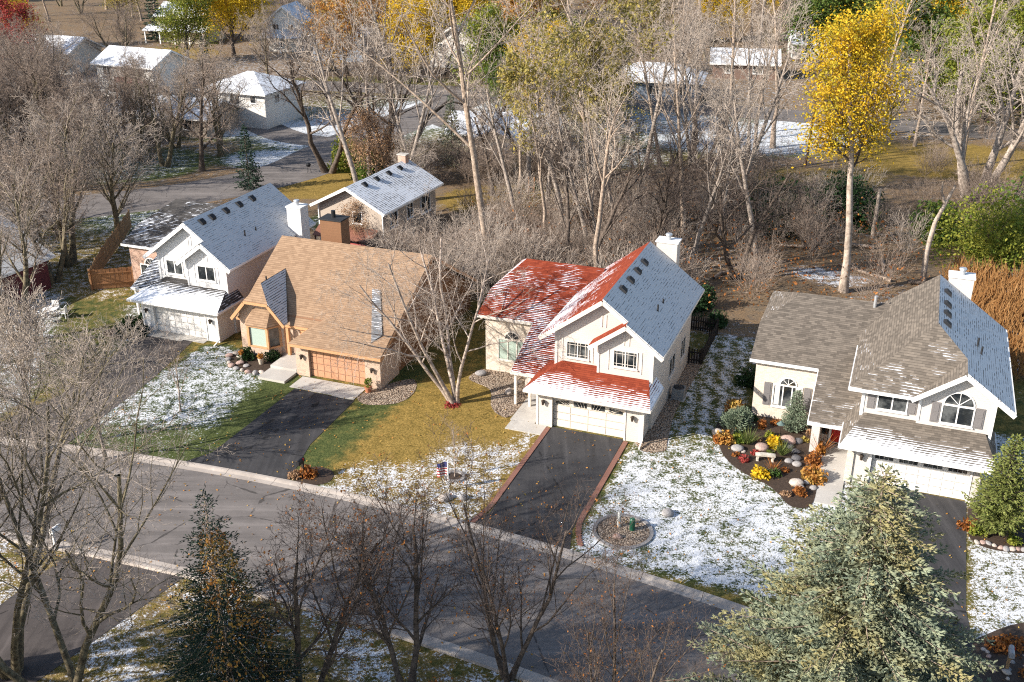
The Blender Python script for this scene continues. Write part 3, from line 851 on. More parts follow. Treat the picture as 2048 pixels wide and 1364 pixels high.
    return h
C_ = dict(siding=M['cream_siding'], trim=M['cream_trim'], brick=M['cream_brick'], door=M['cream_door'], dcols=4, lights='sunburst', wtrim=M['cream_trim'], wrows=2,
          r_garage=M['red_garage'], r_bare=M['red_bare'], r_side=M['red_garage'], r_frost=M['red_frost'], r_left=M['red_left'], r_wing=M['red_wing'], wingglass=M['blind'], frontdoor=M['white_door'], vents=4)
hC = front_gable_house('red_roof_house', 'cream two-storey house with red shingle roof and pale brick wing', 0, 0, C_)
hC.chimney(-14.9, -13.5, 65.62, 66.6, 8.15, M['cream_siding'], M['white_trim'])
A_ = dict(siding=M['white_siding'], trim=M['white_trim'], brick=M['red_brick'], door=M['white_door'], dcols=8, lights=None, wtrim=M['white_trim'], wrows=1,
          r_garage=M['dark_garage'], r_bare=M['dark_bare'], r_side=M['dark_bare'], r_frost=M['dark_frost'], r_left=M['dark_wing'], r_wing=M['dark_wing'], wingglass=M['glass'], frontdoor=M['white_door'], vents=5)
hA = front_gable_house('white_house', 'white two-storey house with frosted dark roof and pinkish brick wing', -31.6, 3.35, A_)
hA.chimney(-43.7, -42.5, 66.0, 67.1, 7.3, M['white_siding'], M['white_trim'])

# ---------------------------------------------------------------- grey-roofed house
def grey_house():
    h = House('grey_roof_house', 'pale taupe house with grey-brown shingle roof, dark shutters and red front door', 2.8, 53.1)
    S, T = M['taupe_siding'], M['white_trim']
    B_ = h.box
    B_('wall', -0.75, 0.42, 53.1, 56.5, 0, 2.45, S); B_('wall', 5.38, 5.9, 53.1, 56.5, 0, 2.45, S); B_('wall', 0.423, 5.377, 53.1, 53.45, 1.97, 2.45, S)
    B_('corner_pier', -0.85, -0.5, 53.0, 53.097, 0, 2.4, M['cream_brick'])
    B_('door_trim', .32, .42, 53.06, 53.097, 0, 2.1, T); B_('door_trim', 5.38, 5.48, 53.06, 53.097, 0, 2.1, T)
    h.garage_door(0.43, 5.37, 0.02, 1.968, 53.32, M['white_door'], 8, 4, 'quads')
    h.lamp(-0.1, 53.1, 1.7)
    h.roof([(-1.3, 52.2, 2.62), (6.5, 52.2, 2.62), (5.75, 54.7, 3.62), (-0.25, 54.7, 3.62)], M['grey_garage'])
    h.roof([(-1.3, 52.2, 2.62), (-0.25, 54.7, 3.62), (-0.25, 57.5, 3.62), (-1.3, 57.5, 2.62)], M['grey_bare'])
    h.roof([(6.5, 52.2, 2.62), (6.5, 56.6, 2.62), (5.75, 56.6, 3.62), (5.75, 54.7, 3.62)], M['grey_bare'])
    h.board((-1.32, 52.18, 2.52), (6.54, 52.18, 2.52), T, .08, .16); h.board((6.52, 52.2, 2.52), (6.52, 56.6, 2.52), T, .08, .16); h.board((-1.32, 52.2, 2.52), (-1.32, 55.0, 2.52), T, .08, .16)
    B_('soffit', -1.2, 6.4, 52.25, 53.1, 2.40, 2.45, T)
    # upper storey
    h.prof_u('wall', [(-0.55, 0), (6.1, 0), (6.1, 5.45), (2.75, 7.8), (-0.55, 5.0)], 57.6, 65.2, S)
    B_('wall', -0.553, 6.097, 54.6, 57.598, 0, 5.05, S)
    h.prof_u('wall', [(2.35, 3.5), (6.1, 3.5), (6.1, 5.45), (4.4, 6.62), (2.35, 5.2)], 54.45, 55.6, S)
    B_('corner_board', -.57, -.4, 54.56, 54.597, 3.4, 5.0, T); B_('corner_board', 2.33, 2.47, 54.41, 54.447, 3.7, 5.1, T); B_('corner_board', 5.98, 6.12, 54.41, 54.447, 3.0, 5.35, T)
    pr = lambda u: 8.2 - 0.714 * (u - 2.75)
    h.roof([(2.75, 57.5, 8.2), (4.4, 55.9, pr(4.4)), (4.4, 54.0, pr(4.4)), (6.95, 54.0, pr(6.95)), (6.95, 65.6, pr(6.95)), (2.75, 65.6, 8.2)], M['grey_frost'])
    h.roof([(-1.25, 54.1, 5.2), (2.75, 57.5, 8.2), (2.75, 65.6, 8.2), (-1.25, 65.6, 5.2)], M['grey_bare'])
    h.roof([(-1.25, 54.1, 5.2), (2.1, 54.1, 5.2), (4.4, 55.9, pr(4.4)), (2.75, 57.5, 8.2)], M['grey_wing'])
    h.roof([(4.4, 54.0, pr(4.4)), (4.4, 55.95, pr(4.4)), (2.05, 54.15, 5.22), (1.95, 54.0, 5.2)], M['grey_bare'])
    h.board((-1.27, 54.08, 5.10), (2.05, 54.08, 5.10), T, .09, .18); h.board((6.97, 54.0, 5.12), (6.97, 65.6, 5.12), T, .08, .16, 'gutter'); h.board((-1.27, 54.1, 5.1), (-1.27, 60, 5.1), T, .08, .16, 'gutter')
    h.board((4.4, 53.98, pr(4.4) - .2), (6.99, 53.98, pr(6.99) - .2), T, .09, .24, 'rake_board'); h.board((4.4, 53.98, pr(4.4) - .2), (1.93, 53.98, 5.02), T, .09, .24, 'rake_board')
    h.window(0.30, 1.75, 4.0, 4.92, 54.6, T, cols=2); h.shutter(-.25, .18, 3.92, 4.98, 54.6); h.shutter(1.87, 2.28, 3.92, 4.98, 54.6)
    h.window(3.55, 5.05, 3.85, 4.85, 54.45, T, cols=2, arch=0.72); h.shutter(3.0, 3.43, 3.78, 4.95, 54.45); h.shutter(5.17, 5.60, 3.78, 4.95, 54.45)
    B_('entry_wall', -3.0, -0.76, 57.2, 59.0, 0, 3.0, S)
    B_('entry_wall', -3.0, -2.55, 55.6, 57.2, 0, 2.5, S)
    d = B_('front_door', -1.95, -1.15, 57.14, 57.197, .12, 1.95, M['red_door'])
    for zz in (.25, 1.15): B_('door_panel', -1.85, -1.25, 57.11, 57.138, zz, zz + .65, M['red_door'], d)
    B_('side_light', -2.5, -2.12, 57.16, 57.197, .5, 1.95, M['glass']); B_('door_trim', -2.1, -1.97, 57.12, 57.197, .1, 2.05, T)
    # wing
    wz = lambda v: 2.34 + 0.42 * (v - 54.85)
    h.prof_v('wing_wall', [(59.0, 0), (69.3, 0), (69.3, 3.9), (66.0, 5.3), (62.7, 5.3), (59.0, 3.88)], -6.85, -0.5, M['cream_brick'])
    h.roof([(-7.2, 58.65, wz(58.65)), (-3.2, 58.65, wz(58.65)), (-3.2, 54.85, wz(54.85)), (-1.0, 54.85, wz(54.85)), (0.0, 56.9, wz(56.9)), (2.2, 64.4, wz(64.4)), (-5.1, 64.4, wz(64.4)), (-7.2, 61.5, wz(61.5))], M['grey_wing'])
    h.roof([(-7.2, 61.5, wz(61.5)), (-5.1, 64.4, wz(64.4)), (-7.2, 67.3, wz(61.5))], M['grey_bare'])
    h.roof([(-7.2, 67.3, wz(61.5)), (-5.1, 64.4, wz(64.4)), (2.2, 64.4, wz(64.4)), (2.2, 70, wz(58.8)), (-7.2, 70, wz(58.8))], M['grey_bare'])
    h.board((-7.22, 58.63, wz(58.65) - .10), (-3.22, 58.63, wz(58.65) - .10), T, .09, .18); h.board((-3.22, 54.83, wz(54.85) - .10), (-1.3, 54.83, wz(54.85) - .10), T, .09, .18)
    h.board((-3.22, 58.6, wz(58.6) - .14), (-3.22, 54.85, wz(54.85) - .14), T, .06, .16, 'rake_board')
    h.window(-5.65, -4.05, .95, 2.3, 59.0, T, cols=3, arch=0.45); h.shutter(-6.25, -5.8, .88, 2.4, 59.0); h.shutter(-3.9, -3.45, .88, 2.4, 59.0)
    for (a, b) in ((-5.6, -5.3), (-4.4, -4.1)):
        B_('curtain', a, b, 58.975, 58.983, 1.0, 2.28, M['curtain'])
    for v_ in (58.4, 59.9, 61.4, 63.4): h.roof_vent(3.25, v_, pr(3.25))
    h.pipe(5.0, 58.9, 6.3, 7.1); h.pipe(5.2, 58.2, 6.2, 6.9); h.pipe(-0.7, 64.0, 6.0, 6.9, M['metal'], .1)
    h.chimney(3.3, 4.7, 65.62, 66.6, 8.1, M['taupe_siding'], M['white_trim'])
    return h
hD = grey_house()

# ---------------------------------------------------------------- tan house
def tan_house():
    h = House('tan_house', 'tan brick house with broad tan shingle roof and orange-tan garage door', -35.5, 54.0)
    Bk, T, Rf = M['tan_brick'], M['tan_wood'], M['tan_roof']
    B_ = h.box
    B_('brick_pier', -36.0, -35.03, 53.9, 56.5, 0, 2.25, Bk); B_('brick_pier', -30.85, -29.75, 53.9, 56.5, 0, 2.25, Bk)
    B_('garage_header', -35.027, -30.853, 53.98, 54.2, 1.93, 2.3, T)
    h.garage_door(-35.02, -30.86, .02, 1.928, 54.12, M['orange_door'], 8, 4)
    h.lamp(-35.5, 53.9, 1.45); h.lamp(-30.3, 53.9, 1.35)
    # main body below the roof
    h.prof_v('wall', [(56.51, 0), (69.0, 0), (69.0, 2.1), (61.5, 6.45), (56.51, 2.9)], -41.3, -29.9, M['brown_siding'])
    h.prof_v('gable_wall', [(54.2, 0), (56.5, 0), (56.5, 3.4), (54.2, 2.4)], -29.95, -29.8, M['brown_siding'])
    B_('wall', -41.3, -36.4, 56.4, 56.508, 0, 2.35, Bk)
    B_('entry_wall', -37.9, -36.05, 56.2, 56.39, 0, 2.45, Bk)
    B_('front_door', -37.0, -36.2, 56.13, 56.197, .35, 2.25, M['tan_wood'])
    B_('porch_post', -37.85, -37.65, 55.75, 55.95, .0, 2.35, T)
    # roof
    ridge = 6.75
    h.roof([(-36.15, 53.35, 2.5), (-29.4, 53.35, 2.5), (-29.4, 61.5, ridge)], Rf)
    h.roof([(-36.15, 53.35, 2.5), (-29.4, 61.5, ridge), (-36.15, 56.0, 2.5)], Rf)
    h.roof([(-41.9, 56.0, 2.5), (-36.15, 56.0, 2.5), (-29.4, 61.5, ridge), (-41.3, 61.5, ridge)], Rf)
    h.roof([(-41.3, 61.5, ridge), (-29.4, 61.5, ridge), (-29.4, 69.3, 2.2), (-41.9, 69.3, 2.2)], Rf)
    h.board((-36.17, 53.33, 2.40), (-29.36, 53.33, 2.40), T, .1, .18, 'gutter'); h.board((-41.92, 55.98, 2.40), (-36.2, 55.98, 2.40), T, .1, .18, 'gutter')
    h.board((-29.38, 53.35, 2.33), (-29.38, 61.5, ridge - .17), T, .06, .2, 'rake_board'); h.board((-29.38, 61.5, ridge - .17), (-29.38, 69.3, 2.05), T, .06, .2, 'rake_board')
    B_('soffit', -36.0, -29.5, 53.4, 53.9, 2.26, 2.30, T)
    # bay gable with clipped top
    pu, zr, zt = -39.85, 5.0, 2.55
    rk = lambda u: zr + .15 - abs(u - pu) * 1.15
    lt, rt, cl = pu - 2.1, pu + 2.1, 0.95
    fz = 55.45
    h.prof_u('bay_gable_wall', [(lt + .35, 0), (rt - .35, 0), (rt - .35, rk(rt - .35) - .2), (pu + cl, rk(pu + cl) - .2), (pu - cl, rk(pu - cl) - .2), (lt + .35, rk(lt + .35) - .2)], 55.9, 56.39, Bk)
    h.roof([(pu, 56.3, rk(pu)), (pu, 59.4, rk(pu)), (rt, 55.9, rk(rt)), (rt, fz, rk(rt)), (pu + cl, fz, rk(pu + cl))], M['tan_frost'])
    h.roof([(pu, 56.3, rk(pu)), (pu, 59.4, rk(pu)), (lt, 55.9, rk(lt)), (lt, fz, rk(lt)), (pu - cl, fz, rk(pu - cl))], Rf)
    h.roof([(pu, 56.3, rk(pu)), (pu - cl, fz, rk(pu - cl)), (pu + cl, fz, rk(pu + cl))], Rf)
    h.board((pu + cl, fz - .02, rk(pu + cl) - .2), (rt, fz - .02, rk(rt) - .2), T, .08, .22, 'rake_board'); h.board((pu - cl, fz - .02, rk(pu - cl) - .2), (lt, fz - .02, rk(lt) - .2), T, .08, .22, 'rake_board')
    h.board((pu - cl, fz - .02, rk(pu - cl) - .14), (pu + cl, fz - .02, rk(pu + cl) - .14), T, .08, .18)
    # bay window
    c0, c1, bv = -40.45, -38.95, 55.15
    x, y, _ = h.L((0, 0, 0))
    out = [(c0 - .55, 55.9), (c0, bv), (c1, bv), (c1 + .55, 55.9)]
    MB().prism([(p + x, q + y) for p, q in out], 'z', 0.0, .85).build('bay_base', Bk, h.e)
    MB().prism([(p + x, q + y) for p, q in [(c0 - .62, 55.9), (c0 - .05, bv - .07), (c1 + .05, bv - .07), (c1 + .62, 55.9)]], 'z', 2.32, 2.50).build('bay_header', T, h.e)
    for p, q in out:
        MB().box(p + x - .09, p + x + .09, q + y - .06, q + y + .08, .85, 2.32).build('bay_post', T, h.e)
    for (p, q), m in zip(((out[0], out[1]), (out[1], out[2]), (out[2], out[3])), (M['glass'], M['blind'], M['glass'])):
        a, b = Vector((p[0] + x, p[1] + y)), Vector((q[0] + x, q[1] + y))
        d = (b - a).normalized() * .06; n_ = Vector((-(b - a).y, (b - a).x)).normalized() * .05
        a, b = a + d + n_, b - d + n_
        MB().poly([(a.x, a.y, .95), (b.x, b.y, .95), (b.x, b.y, 2.3), (a.x, a.y, 2.3)]).build('bay_window', m, h.e)
    for p, q in ((out[0], out[1]), (out[1], out[2]), (out[2], out[3])):
        MB().beam((p[0] + x, p[1] + y, .9), (q[0] + x, q[1] + y, .9), .12, .1).build('sill', T, h.e)
    ap = 56.0; zt2 = 3.55
    o2 = [(c0 - .7, 56.0), (c0 - .1, bv - .15), (c1 + .1, bv - .15), (c1 + .7, 56.0)]
    t1, t2 = (c0 + .1, ap, zt2), (c1 - .1, ap, zt2)
    h.roof([(*o2[1], 2.5), (*o2[2], 2.5), t2, t1], Rf, 'bay_roof', .06); h.roof([(*o2[0], 2.5), (*o2[1], 2.5), t1], Rf, 'bay_roof', .06); h.roof([(*o2[2], 2.5), (*o2[3], 2.5), t2], Rf, 'bay_roof', .06)
    # roof strip painted grey as snow in shade, chimney
    sl = lambda v: 2.5 + (v - 53.35) * (ridge - 2.5) / 8.15
    mb = MB(); q = [(-32.35, 58.15), (-31.75, 58.15), (-30.0, 54.9), (-30.5, 54.3)]
    h.roof([(a, b, sl(b) + .09) for a, b in q], M['shaded_snow'], 'shaded_snow_strip', .1)
    h.chimney(-39.0, -37.3, 63.0, 64.2, 7.75, M['brown_siding'], M['vent'], False)
    mb = MB(); p = h.L((-38.2, 63.6, 0)); mb.cyl((p[0], p[1], 7.8), (p[0], p[1], 8.35), .16, .16, 10).build('flue', M['black'], h.e)
    h.pipe(-40.7, 58.2, 4.0, 4.85)
    return h
hB = tan_house()
# ---------------------------------------------------------------- houses farther back
M['far_white'] = siding('far_white_siding', (0.72, 0.69, 0.64), 0.2)
M['far_cream'] = siding('far_cream_siding', (0.66, 0.60, 0.46), 0.2)
M['far_blue'] = siding('far_blue_grey_siding', (0.26, 0.30, 0.36), 0.2)
M['far_beige'] = siding('beige_siding', (0.46, 0.385, 0.315), 0.15)
M['far_brown'] = siding('far_brown_siding', (0.20, 0.13, 0.10), 0.2)
M['maroon'] = siding('maroon_siding', (0.13, 0.035, 0.04), 0.18)
M['wood_deck'] = plain('weathered_deck', (0.24, 0.12, 0.08), 0.2)
M['rust_metal'] = siding('rusty_ribbed_roof', (0.20, 0.085, 0.055), 0.22, 'X')
M['rust_metal_flat'] = M['rust_metal']

def simple_house(name, label, x, y, rz, w, d, ze, zr, wall, roof, ridge='u', over=0.45, wins=(), sidewins=(), lroof=None, garage=None, chim=None):
    """w along local x, d along local y (front at -y)"""
    h = House(name, label, 0, 0, rz=R(rz), world=(x, y))
    T = M['white_trim']
    if ridge == 'u':
        h.prof_v('wall', [(-d / 2, 0), (d / 2, 0), (d / 2, ze), (0, zr - .15), (-d / 2, ze)], -w / 2, w / 2, wall)
        s = (zr - ze) / (d / 2); zo = ze - over * s + .08
        h.roof([(-w / 2 - over, -d / 2 - over, zo), (w / 2 + over, -d / 2 - over, zo), (w / 2 + over, 0, zr), (-w / 2 - over, 0, zr)], roof)
        h.roof([(-w / 2 - over, d / 2 + over, zo), (w / 2 + over, d / 2 + over, zo), (w / 2 + over, 0, zr), (-w / 2 - over, 0, zr)], lroof or roof)
        h.board((-w / 2 - over, -d / 2 - over - .02, zo - .1), (w / 2 + over, -d / 2 - over - .02, zo - .1), T, .08, .2)
        for q in (-1, 1): h.board((w / 2 + over + .02, 0, zr - .16), (w / 2 + over + .02, q * (d / 2 + over), zo - .1), T, .08, .22, 'rake_board')
    elif ridge == 'v':
        h.prof_u('wall', [(-w / 2, 0), (w / 2, 0), (w / 2, ze), (0, zr - .15), (-w / 2, ze)], -d / 2, d / 2, wall)
        s = (zr - ze) / (w / 2); zo = ze - over * s + .08
        h.roof([(w / 2 + over, -d / 2 - over, zo), (w / 2 + over, d / 2 + over, zo), (0, d / 2 + over, zr), (0, -d / 2 - over, zr)], roof)
        h.roof([(-w / 2 - over, -d / 2 - over, zo), (-w / 2 - over, d / 2 + over, zo), (0, d / 2 + over, zr), (0, -d / 2 - over, zr)], lroof or roof)
        for q in (-1, 1): h.board((0, -d / 2 - over - .02, zr - .16), (q * (w / 2 + over), -d / 2 - over - .02, zo - .12), T, .08, .24, 'rake_board')
        h.board((w / 2 + over, -d / 2 - over, zo - .1), (w / 2 + over, d / 2 + over, zo - .1), T, .08, .16, 'gutter')
    else:
        h.box('wall', -w / 2, w / 2, -d / 2, d / 2, 0, ze, wall)
        o = over; k = d / 2 + o
        a = [(-w / 2 - o, -k, ze), (w / 2 + o, -k, ze), (w / 2 + o, k, ze), (-w / 2 - o, k, ze)]
        r1, r2 = (-w / 2 - o + k, 0, zr), (w / 2 + o - k, 0, zr)
        h.roof([a[0], a[1], r2, r1], roof); h.roof([a[1], a[2], r2], roof); h.roof([a[2], a[3], r1, r2], lroof or roof); h.roof([a[3], a[0], r1], roof)
        h.board((a[0][0], a[0][1] - .02, ze - .1), (a[1][0], a[1][1] - .02, ze - .1), T, .08, .2)
    for (a, b, z0, z1) in wins: h.window(a, b, z0, z1, -d / 2, T, cols=2 if b - a > .9 else 1, fw=.09)
    for (a, b, z0, z1) in sidewins: h.window(a, b, z0, z1, w / 2, T, side=True, cols=2 if b - a > .9 else 1, fw=.09)
    if garage: 
        h.garage_door(garage[0], garage[1], .02, 2.1, -d / 2 - .06, M['white_door'], 4, 4)
    if chim: h.chimney(*chim, M['red_brick'], M['concrete'])
    return h

E_ = simple_house('beige_house', 'beige house with snowy low-pitched roof behind the tan house', -11.9, 91.4, -24, 6.3, 9.6, 4.6, 6.3, M['far_beige'], M['far_snow_roof'], 'v', .55,
                  wins=((0.3, 1.1, 3.1, 4.0),), sidewins=((-3.4, -2.4, 2.6, 3.8), (-.6, .4, 2.6, 3.8), (2.0, 3.6, 2.3, 3.9)))
E_.chimney(-.4, .4, 4.3, 4.9, 6.8, M['red_brick'], M['concrete'], False)
for v_ in (-3.2, -1.2, .9, 2.9): E_.roof_vent(.6, v_, 6.0)
E_.downspout(-3.2, -4.86, 4.4, M['white_trim'], (0, -.3)); E_.downspout(3.2, -4.86, 4.4, M['white_trim'], (0, -.3))
# lean-to boat rack on its gable wall
ro = empty('boat_rack', E_.e.matrix_basis @ Vector((-.1, -5.0, 0)), R(-24), 'lean-to rack with rusty ribbed metal roof against the beige house', 'rack')
MB().poly([(-2.9, -1.35, 2.0), (2.9, -1.35, 2.0), (2.9, .05, 2.75), (-2.9, .05, 2.75)]).poly([(-2.9, -1.35, 1.95), (-2.9, .05, 2.70), (2.9, .05, 2.70), (2.9, -1.35, 1.95)]).build('rack_roof', M['rust_metal'], ro)
for x_ in (-2.7, 0, 2.7):
    MB().box(x_ - .06, x_ + .06, -1.28, -1.16, 0, 1.97).build('post', M['wood_deck'], ro)
    for z_ in (.55, 1.2): MB().box(x_ - .05, x_ + .05, -1.15, -.1, z_ - .05, z_ + .03).build('arm', M['wood_deck'], ro)
def canoe(mat, label, x_, y_, z_, L_=4.6):
    o = empty('canoe', E_.e.matrix_basis @ Vector((x_, y_, z_)), R(-24), label, 'canoe')
    vs, fs = [], []
    n, m = 13, 7
    for i in range(n):
        t = i / (n - 1) * 2 - 1; wv = .42 * (1 - abs(t) ** 2.6); hgt = .36 + .16 * abs(t) ** 3
        for j in range(m):
            a = math.pi * j / (m - 1)
            vs.append((t * L_ / 2, -wv * math.cos(a), hgt - (hgt) * (1 - math.sin(a)) if False else hgt * math.sin(a)))
    for i in range(n - 1):
        for j in range(m - 1):
            b = i * m + j; fs.append([b, b + 1, b + m + 1, b + m])
    link('hull', new_mesh('hull', vs, fs, mat, smooth=True), o)
    MB().beam((-L_ / 2, 0, .02), (L_ / 2, 0, .02), .05, .04).build('keel', mat, o)
    return o
canoe(plain('green_canoe_hull', (.03, .16, .09), .2, rough=.35), 'green canoe lying upside down on the lower rack arms', -.2, -5.65, .6)
canoe(plain('red_canoe_hull', (.36, .09, .08), .2, rough=.35), 'faded red canoe lying upside down above the green one', .1, -5.62, 1.25, 4.9)

simple_house('maroon_house', 'house with blue-grey frosted roof and maroon wall half hidden by bare trees', -43.2, 76.5, -24, 9, 10, 2.9, 5.4, M['maroon'], M['dark_frost'], 'v', .5)
f1 = simple_house('balcony_house', 'white house with snowy gable roof and red balcony', -55.2, 160.5, -24, 10.5, 7.6, 5.0, 6.8, M['far_white'], M['far_snow_roof'], 'u', .6,
             wins=((-4, -2.6, 3.2, 4.3), (.4, 1.8, 2.9, 4.6), (2.6, 3.4, 2.9, 4.6), (2.7, 3.7, .1, 2.0), (-3.4, -1.8, .7, 1.8)))
MB().box(-.8, 4.6, -5.3, -3.82, 2.45, 2.6).build('balcony', M['wood_deck'], f1.e)
MB().box(-.8, 4.6, -5.3, -5.24, 2.6, 3.35).build('railing', plain('red_balcony_rail', (.22, .05, .05)), f1.e)
for x_ in (-.7, 4.5): MB().box(x_ - .08, x_ + .08, -5.28, -5.12, 0, 2.44).build('post', M['wood_deck'], f1.e)
simple_house('hip_roof_house', 'cream two-storey house with snowy hipped roof and small windows', -34.6, 142.0, -22, 9.5, 8.5, 4.6, 6.5, M['far_white'], M['far_snow_roof'], 'hip', .6,
             wins=((-3.6, -2.9, 3.2, 4.2), (-.5, .9, 3.0, 4.1), (2.6, 3.4, 3.3, 4.1), (-1.2, -.4, .1, 2.0)), sidewins=((-2, -1, 3, 4),))
f3 = simple_house('cream_house', 'pale yellow house with porch, left of the big yellow tree', -63.5, 216, -15, 10, 8, 5.2, 7.2, M['far_cream'], M['far_snow_roof'], 'u', .5,
             wins=((-3.5, -2.3, 3.4, 4.6), (1.2, 2.2, 3.4, 4.6)))
f3.roof([(-7, -6.4, 2.5), (6.4, -6.4, 2.5), (6.4, -4.02, 3.3), (-7, -4.02, 3.3)], M['far_snow_roof'], 'porch_roof')
for x_ in (-6.6, -3.4, -.2, 3, 6): MB().box(x_ - .1, x_ + .1, -6.2, -6.0, 0, 2.4).build('porch_post', M['white_trim'], f3.e)
f4 = simple_house('tall_white_house', 'tall white house with two stacked snowy gables far behind', -41.5, 205, -8, 6.5, 8, 5.6, 8.2, M['far_white'], M['far_snow_roof'], 'v', .5,
             wins=((-2, -1, 3.6, 4.9), (.8, 1.8, 3.6, 4.9), (-1.8, -.6, .8, 2.2)))
f4.roof([(-3.8, -7.0, 2.9), (3.8, -7.0, 2.9), (3.8, -4.02, 4.0), (-3.8, -4.02, 4.0)], M['far_snow_roof'], 'porch_roof')
for x_ in (-3.5, 0, 3.5): MB().box(x_ - .1, x_ + .1, -6.8, -6.6, 0, 2.8).build('porch_post', M['white_trim'], f4.e)
simple_house('blue_house', 'blue-grey house behind bare branches beside the tall white house', -30, 194, -10, 9, 8, 4.6, 6.8, M['far_blue'], M['far_snow_roof'], 'v', .5, wins=((-2.6, -1.4, 2.9, 4.1), (1, 2.2, 2.9, 4.1)))
f6 = simple_house('ranch_house', 'low ranch house with broad snowy roof beyond the spruce', -.6, 127.5, -8, 12.5, 7.5, 2.5, 4.1, M['far_cream'], M['far_snow_roof'], 'u', .7, wins=((-4.8, -3.2, .9, 2.0), (2.4, 3.6, .9, 2.0)))
f6.prof_u('wall', [(-3.2, 0), (2.0, 0), (2.0, 2.3), (-.6, 3.4), (-3.2, 2.3)], -7.2, -3.76, M['far_cream'])
f6.roof([(2.4, -7.7, 2.3), (2.4, -2.6, 2.3), (-.6, -1.0, 3.62), (-.6, -7.7, 3.62)], M['far_snow_roof']); f6.roof([(-3.6, -7.7, 2.3), (-3.6, -2.6, 2.3), (-.6, -1.0, 3.62), (-.6, -7.7, 3.62)], M['far_snow_roof'])
f6.garage_door(-2.6, 1.4, .02, 2.05, -7.26, M['white_door'], 4, 4)
simple_house('white_gable_house', 'white house with steep snowy gable behind the yellow street trees', -9.0, 187, -14, 8.5, 8, 4.2, 7.0, M['far_white'], M['far_snow_roof'], 'v', .5, wins=((-2.4, -1.2, 2.8, 4.0), (.8, 2.0, 2.8, 4.0)), garage=(-2.4, 1.6))
simple_house('blue_ranch_house', 'blue-grey ranch house with snowy hipped roof beyond the wood', 21.5, 159, -14, 13, 8, 2.9, 4.9, M['far_blue'], M['far_snow_roof'], 'hip', .7, wins=((-4.6, -3, 1.0, 2.2), (-.8, .8, 1.0, 2.2), (3, 4.4, 1.0, 2.2)))
simple_house('hidden_ranch_house', 'low house with snowy roof almost lost behind the left-hand bare trees', -41.5, 136, -20, 9.5, 7, 2.7, 4.3, M['far_beige'], M['far_snow_roof'], 'u', .6, wins=((-3, -1.8, 1.0, 2.1), (1.4, 2.8, 1.0, 2.1)))
simple_house('left_edge_house', 'white-walled house near the red maple behind twiggy trees', -76, 182, -20, 10, 8, 3.6, 5.6, M['far_white'], M['far_snow_roof'], 'u', .5, wins=((-3, -1.6, 1.2, 2.5), (1, 2.4, 1.2, 2.5)))
simple_house('brown_ranch_house', 'small brown house with snowy roof behind the wood\'s right side', 38, 176, -10, 10, 7, 2.7, 4.4, M['far_brown'], M['far_snow_roof'], 'u', .6, wins=((-3, -1.8, 1.0, 2.1), (1.4, 2.8, 1.0, 2.1)))
simple_house('grey_shed_house', 'low white house far right behind the tall yellow tree', 55, 196, -6, 9, 7, 2.8, 4.5, M['far_white'], M['far_snow_roof'], 'u', .5, wins=((-3, -1.8, 1.0, 2.1),))

# ---------------------------------------------------------------- fences
M['cedar'] = plain('cedar_board', (0.34, 0.165, 0.075), 0.35, 3.0)
M['cedar_old'] = plain('weathered_cedar_board', (0.30, 0.19, 0.10), 0.3, 3.0)
M['dark_wood'] = plain('dark_stained_wood', (0.028, 0.020, 0.016), 0.3)
def fence(name, label, pts, hgt, bw, gap, mat, post=2.4, pointed=False, rails=(0.3, 0.8)):
    a0 = W(*pts[0]); root = empty(name, a0, 0, label, 'fence')
    bm_ = MB()
    if pointed: bm_.prism([(-bw / 2, 0.05), (bw / 2, 0.05), (bw / 2, hgt - bw * .6), (0, hgt), (-bw / 2, hgt - bw * .6)], 'y', -.012, .012)
    else: bm_.box(-bw / 2, bw / 2, -.012, .012, 0.04, hgt)
    bme = bm_.mesh('board', mat)
    for i in range(len(pts) - 1):
        a, b = W(*pts[i]), W(*pts[i + 1])
        d = (b - a); L_ = d.length; d.normalize(); ang = math.atan2(d.y, d.x); nrm = Vector((-d.y, d.x, 0))
        k = bw / 2
        while k < L_:
            o = link('board', bme, root, a + d * k - a0 + nrm * random.uniform(-.006, .006), (random.uniform(-.012, .012), random.uniform(-.01, .01), ang))
            o.scale = (1, 1, random.uniform(.975, 1.02)); k += bw + gap
        for rz_ in rails:
            MB().beam(a - a0 + nrm * .045 + Vector((0, 0, hgt * rz_)), b - a0 + nrm * .045 + Vector((0, 0, hgt * rz_)), .05, .09).build('rail', mat, root)
        n = max(1, round(L_ / post))
        for q in range(n + 1):
            p = a + d * (L_ * q / n) - a0 + nrm * .06
            MB().box(p.x - .055, p.x + .055, p.y - .055, p.y + .055, 0, hgt + .06).build('post', mat, root)
fence('cedar_fence', 'solid orange cedar board fence joining the white house', [(-56.9, 63.3), (-59.6, 61.5)], 1.7, .15, .008, M['cedar'])
fence('cedar_fence', 'weathered cedar fence running back beside the brick wing', [(-59.7, 61.6), (-62.4, 66.2), (-67.5, 75.9)], 1.7, .16, .01, M['cedar_old'])
fence('picket_fence', 'dark wooden picket fence behind the red-roofed house', [(-12.1, 65.0), (-11.2, 65.1), (-11.2, 70.6), (-14.5, 70.8)], 1.15, .10, .07, M['dark_wood'], pointed=True, rails=(.25, .72))
M['brush_wood'] = plain('rough_brown_wood', (0.075, 0.040, 0.026), 0.3)
fence('entry_gate', 'low reddish slatted gate beside the white house\'s brick wing', [(-56.7, 63.35), (-55.4, 62.9)], 1.1, .09, .09, plain('red_gate_wood', (.26, .09, .05)), pointed=False)

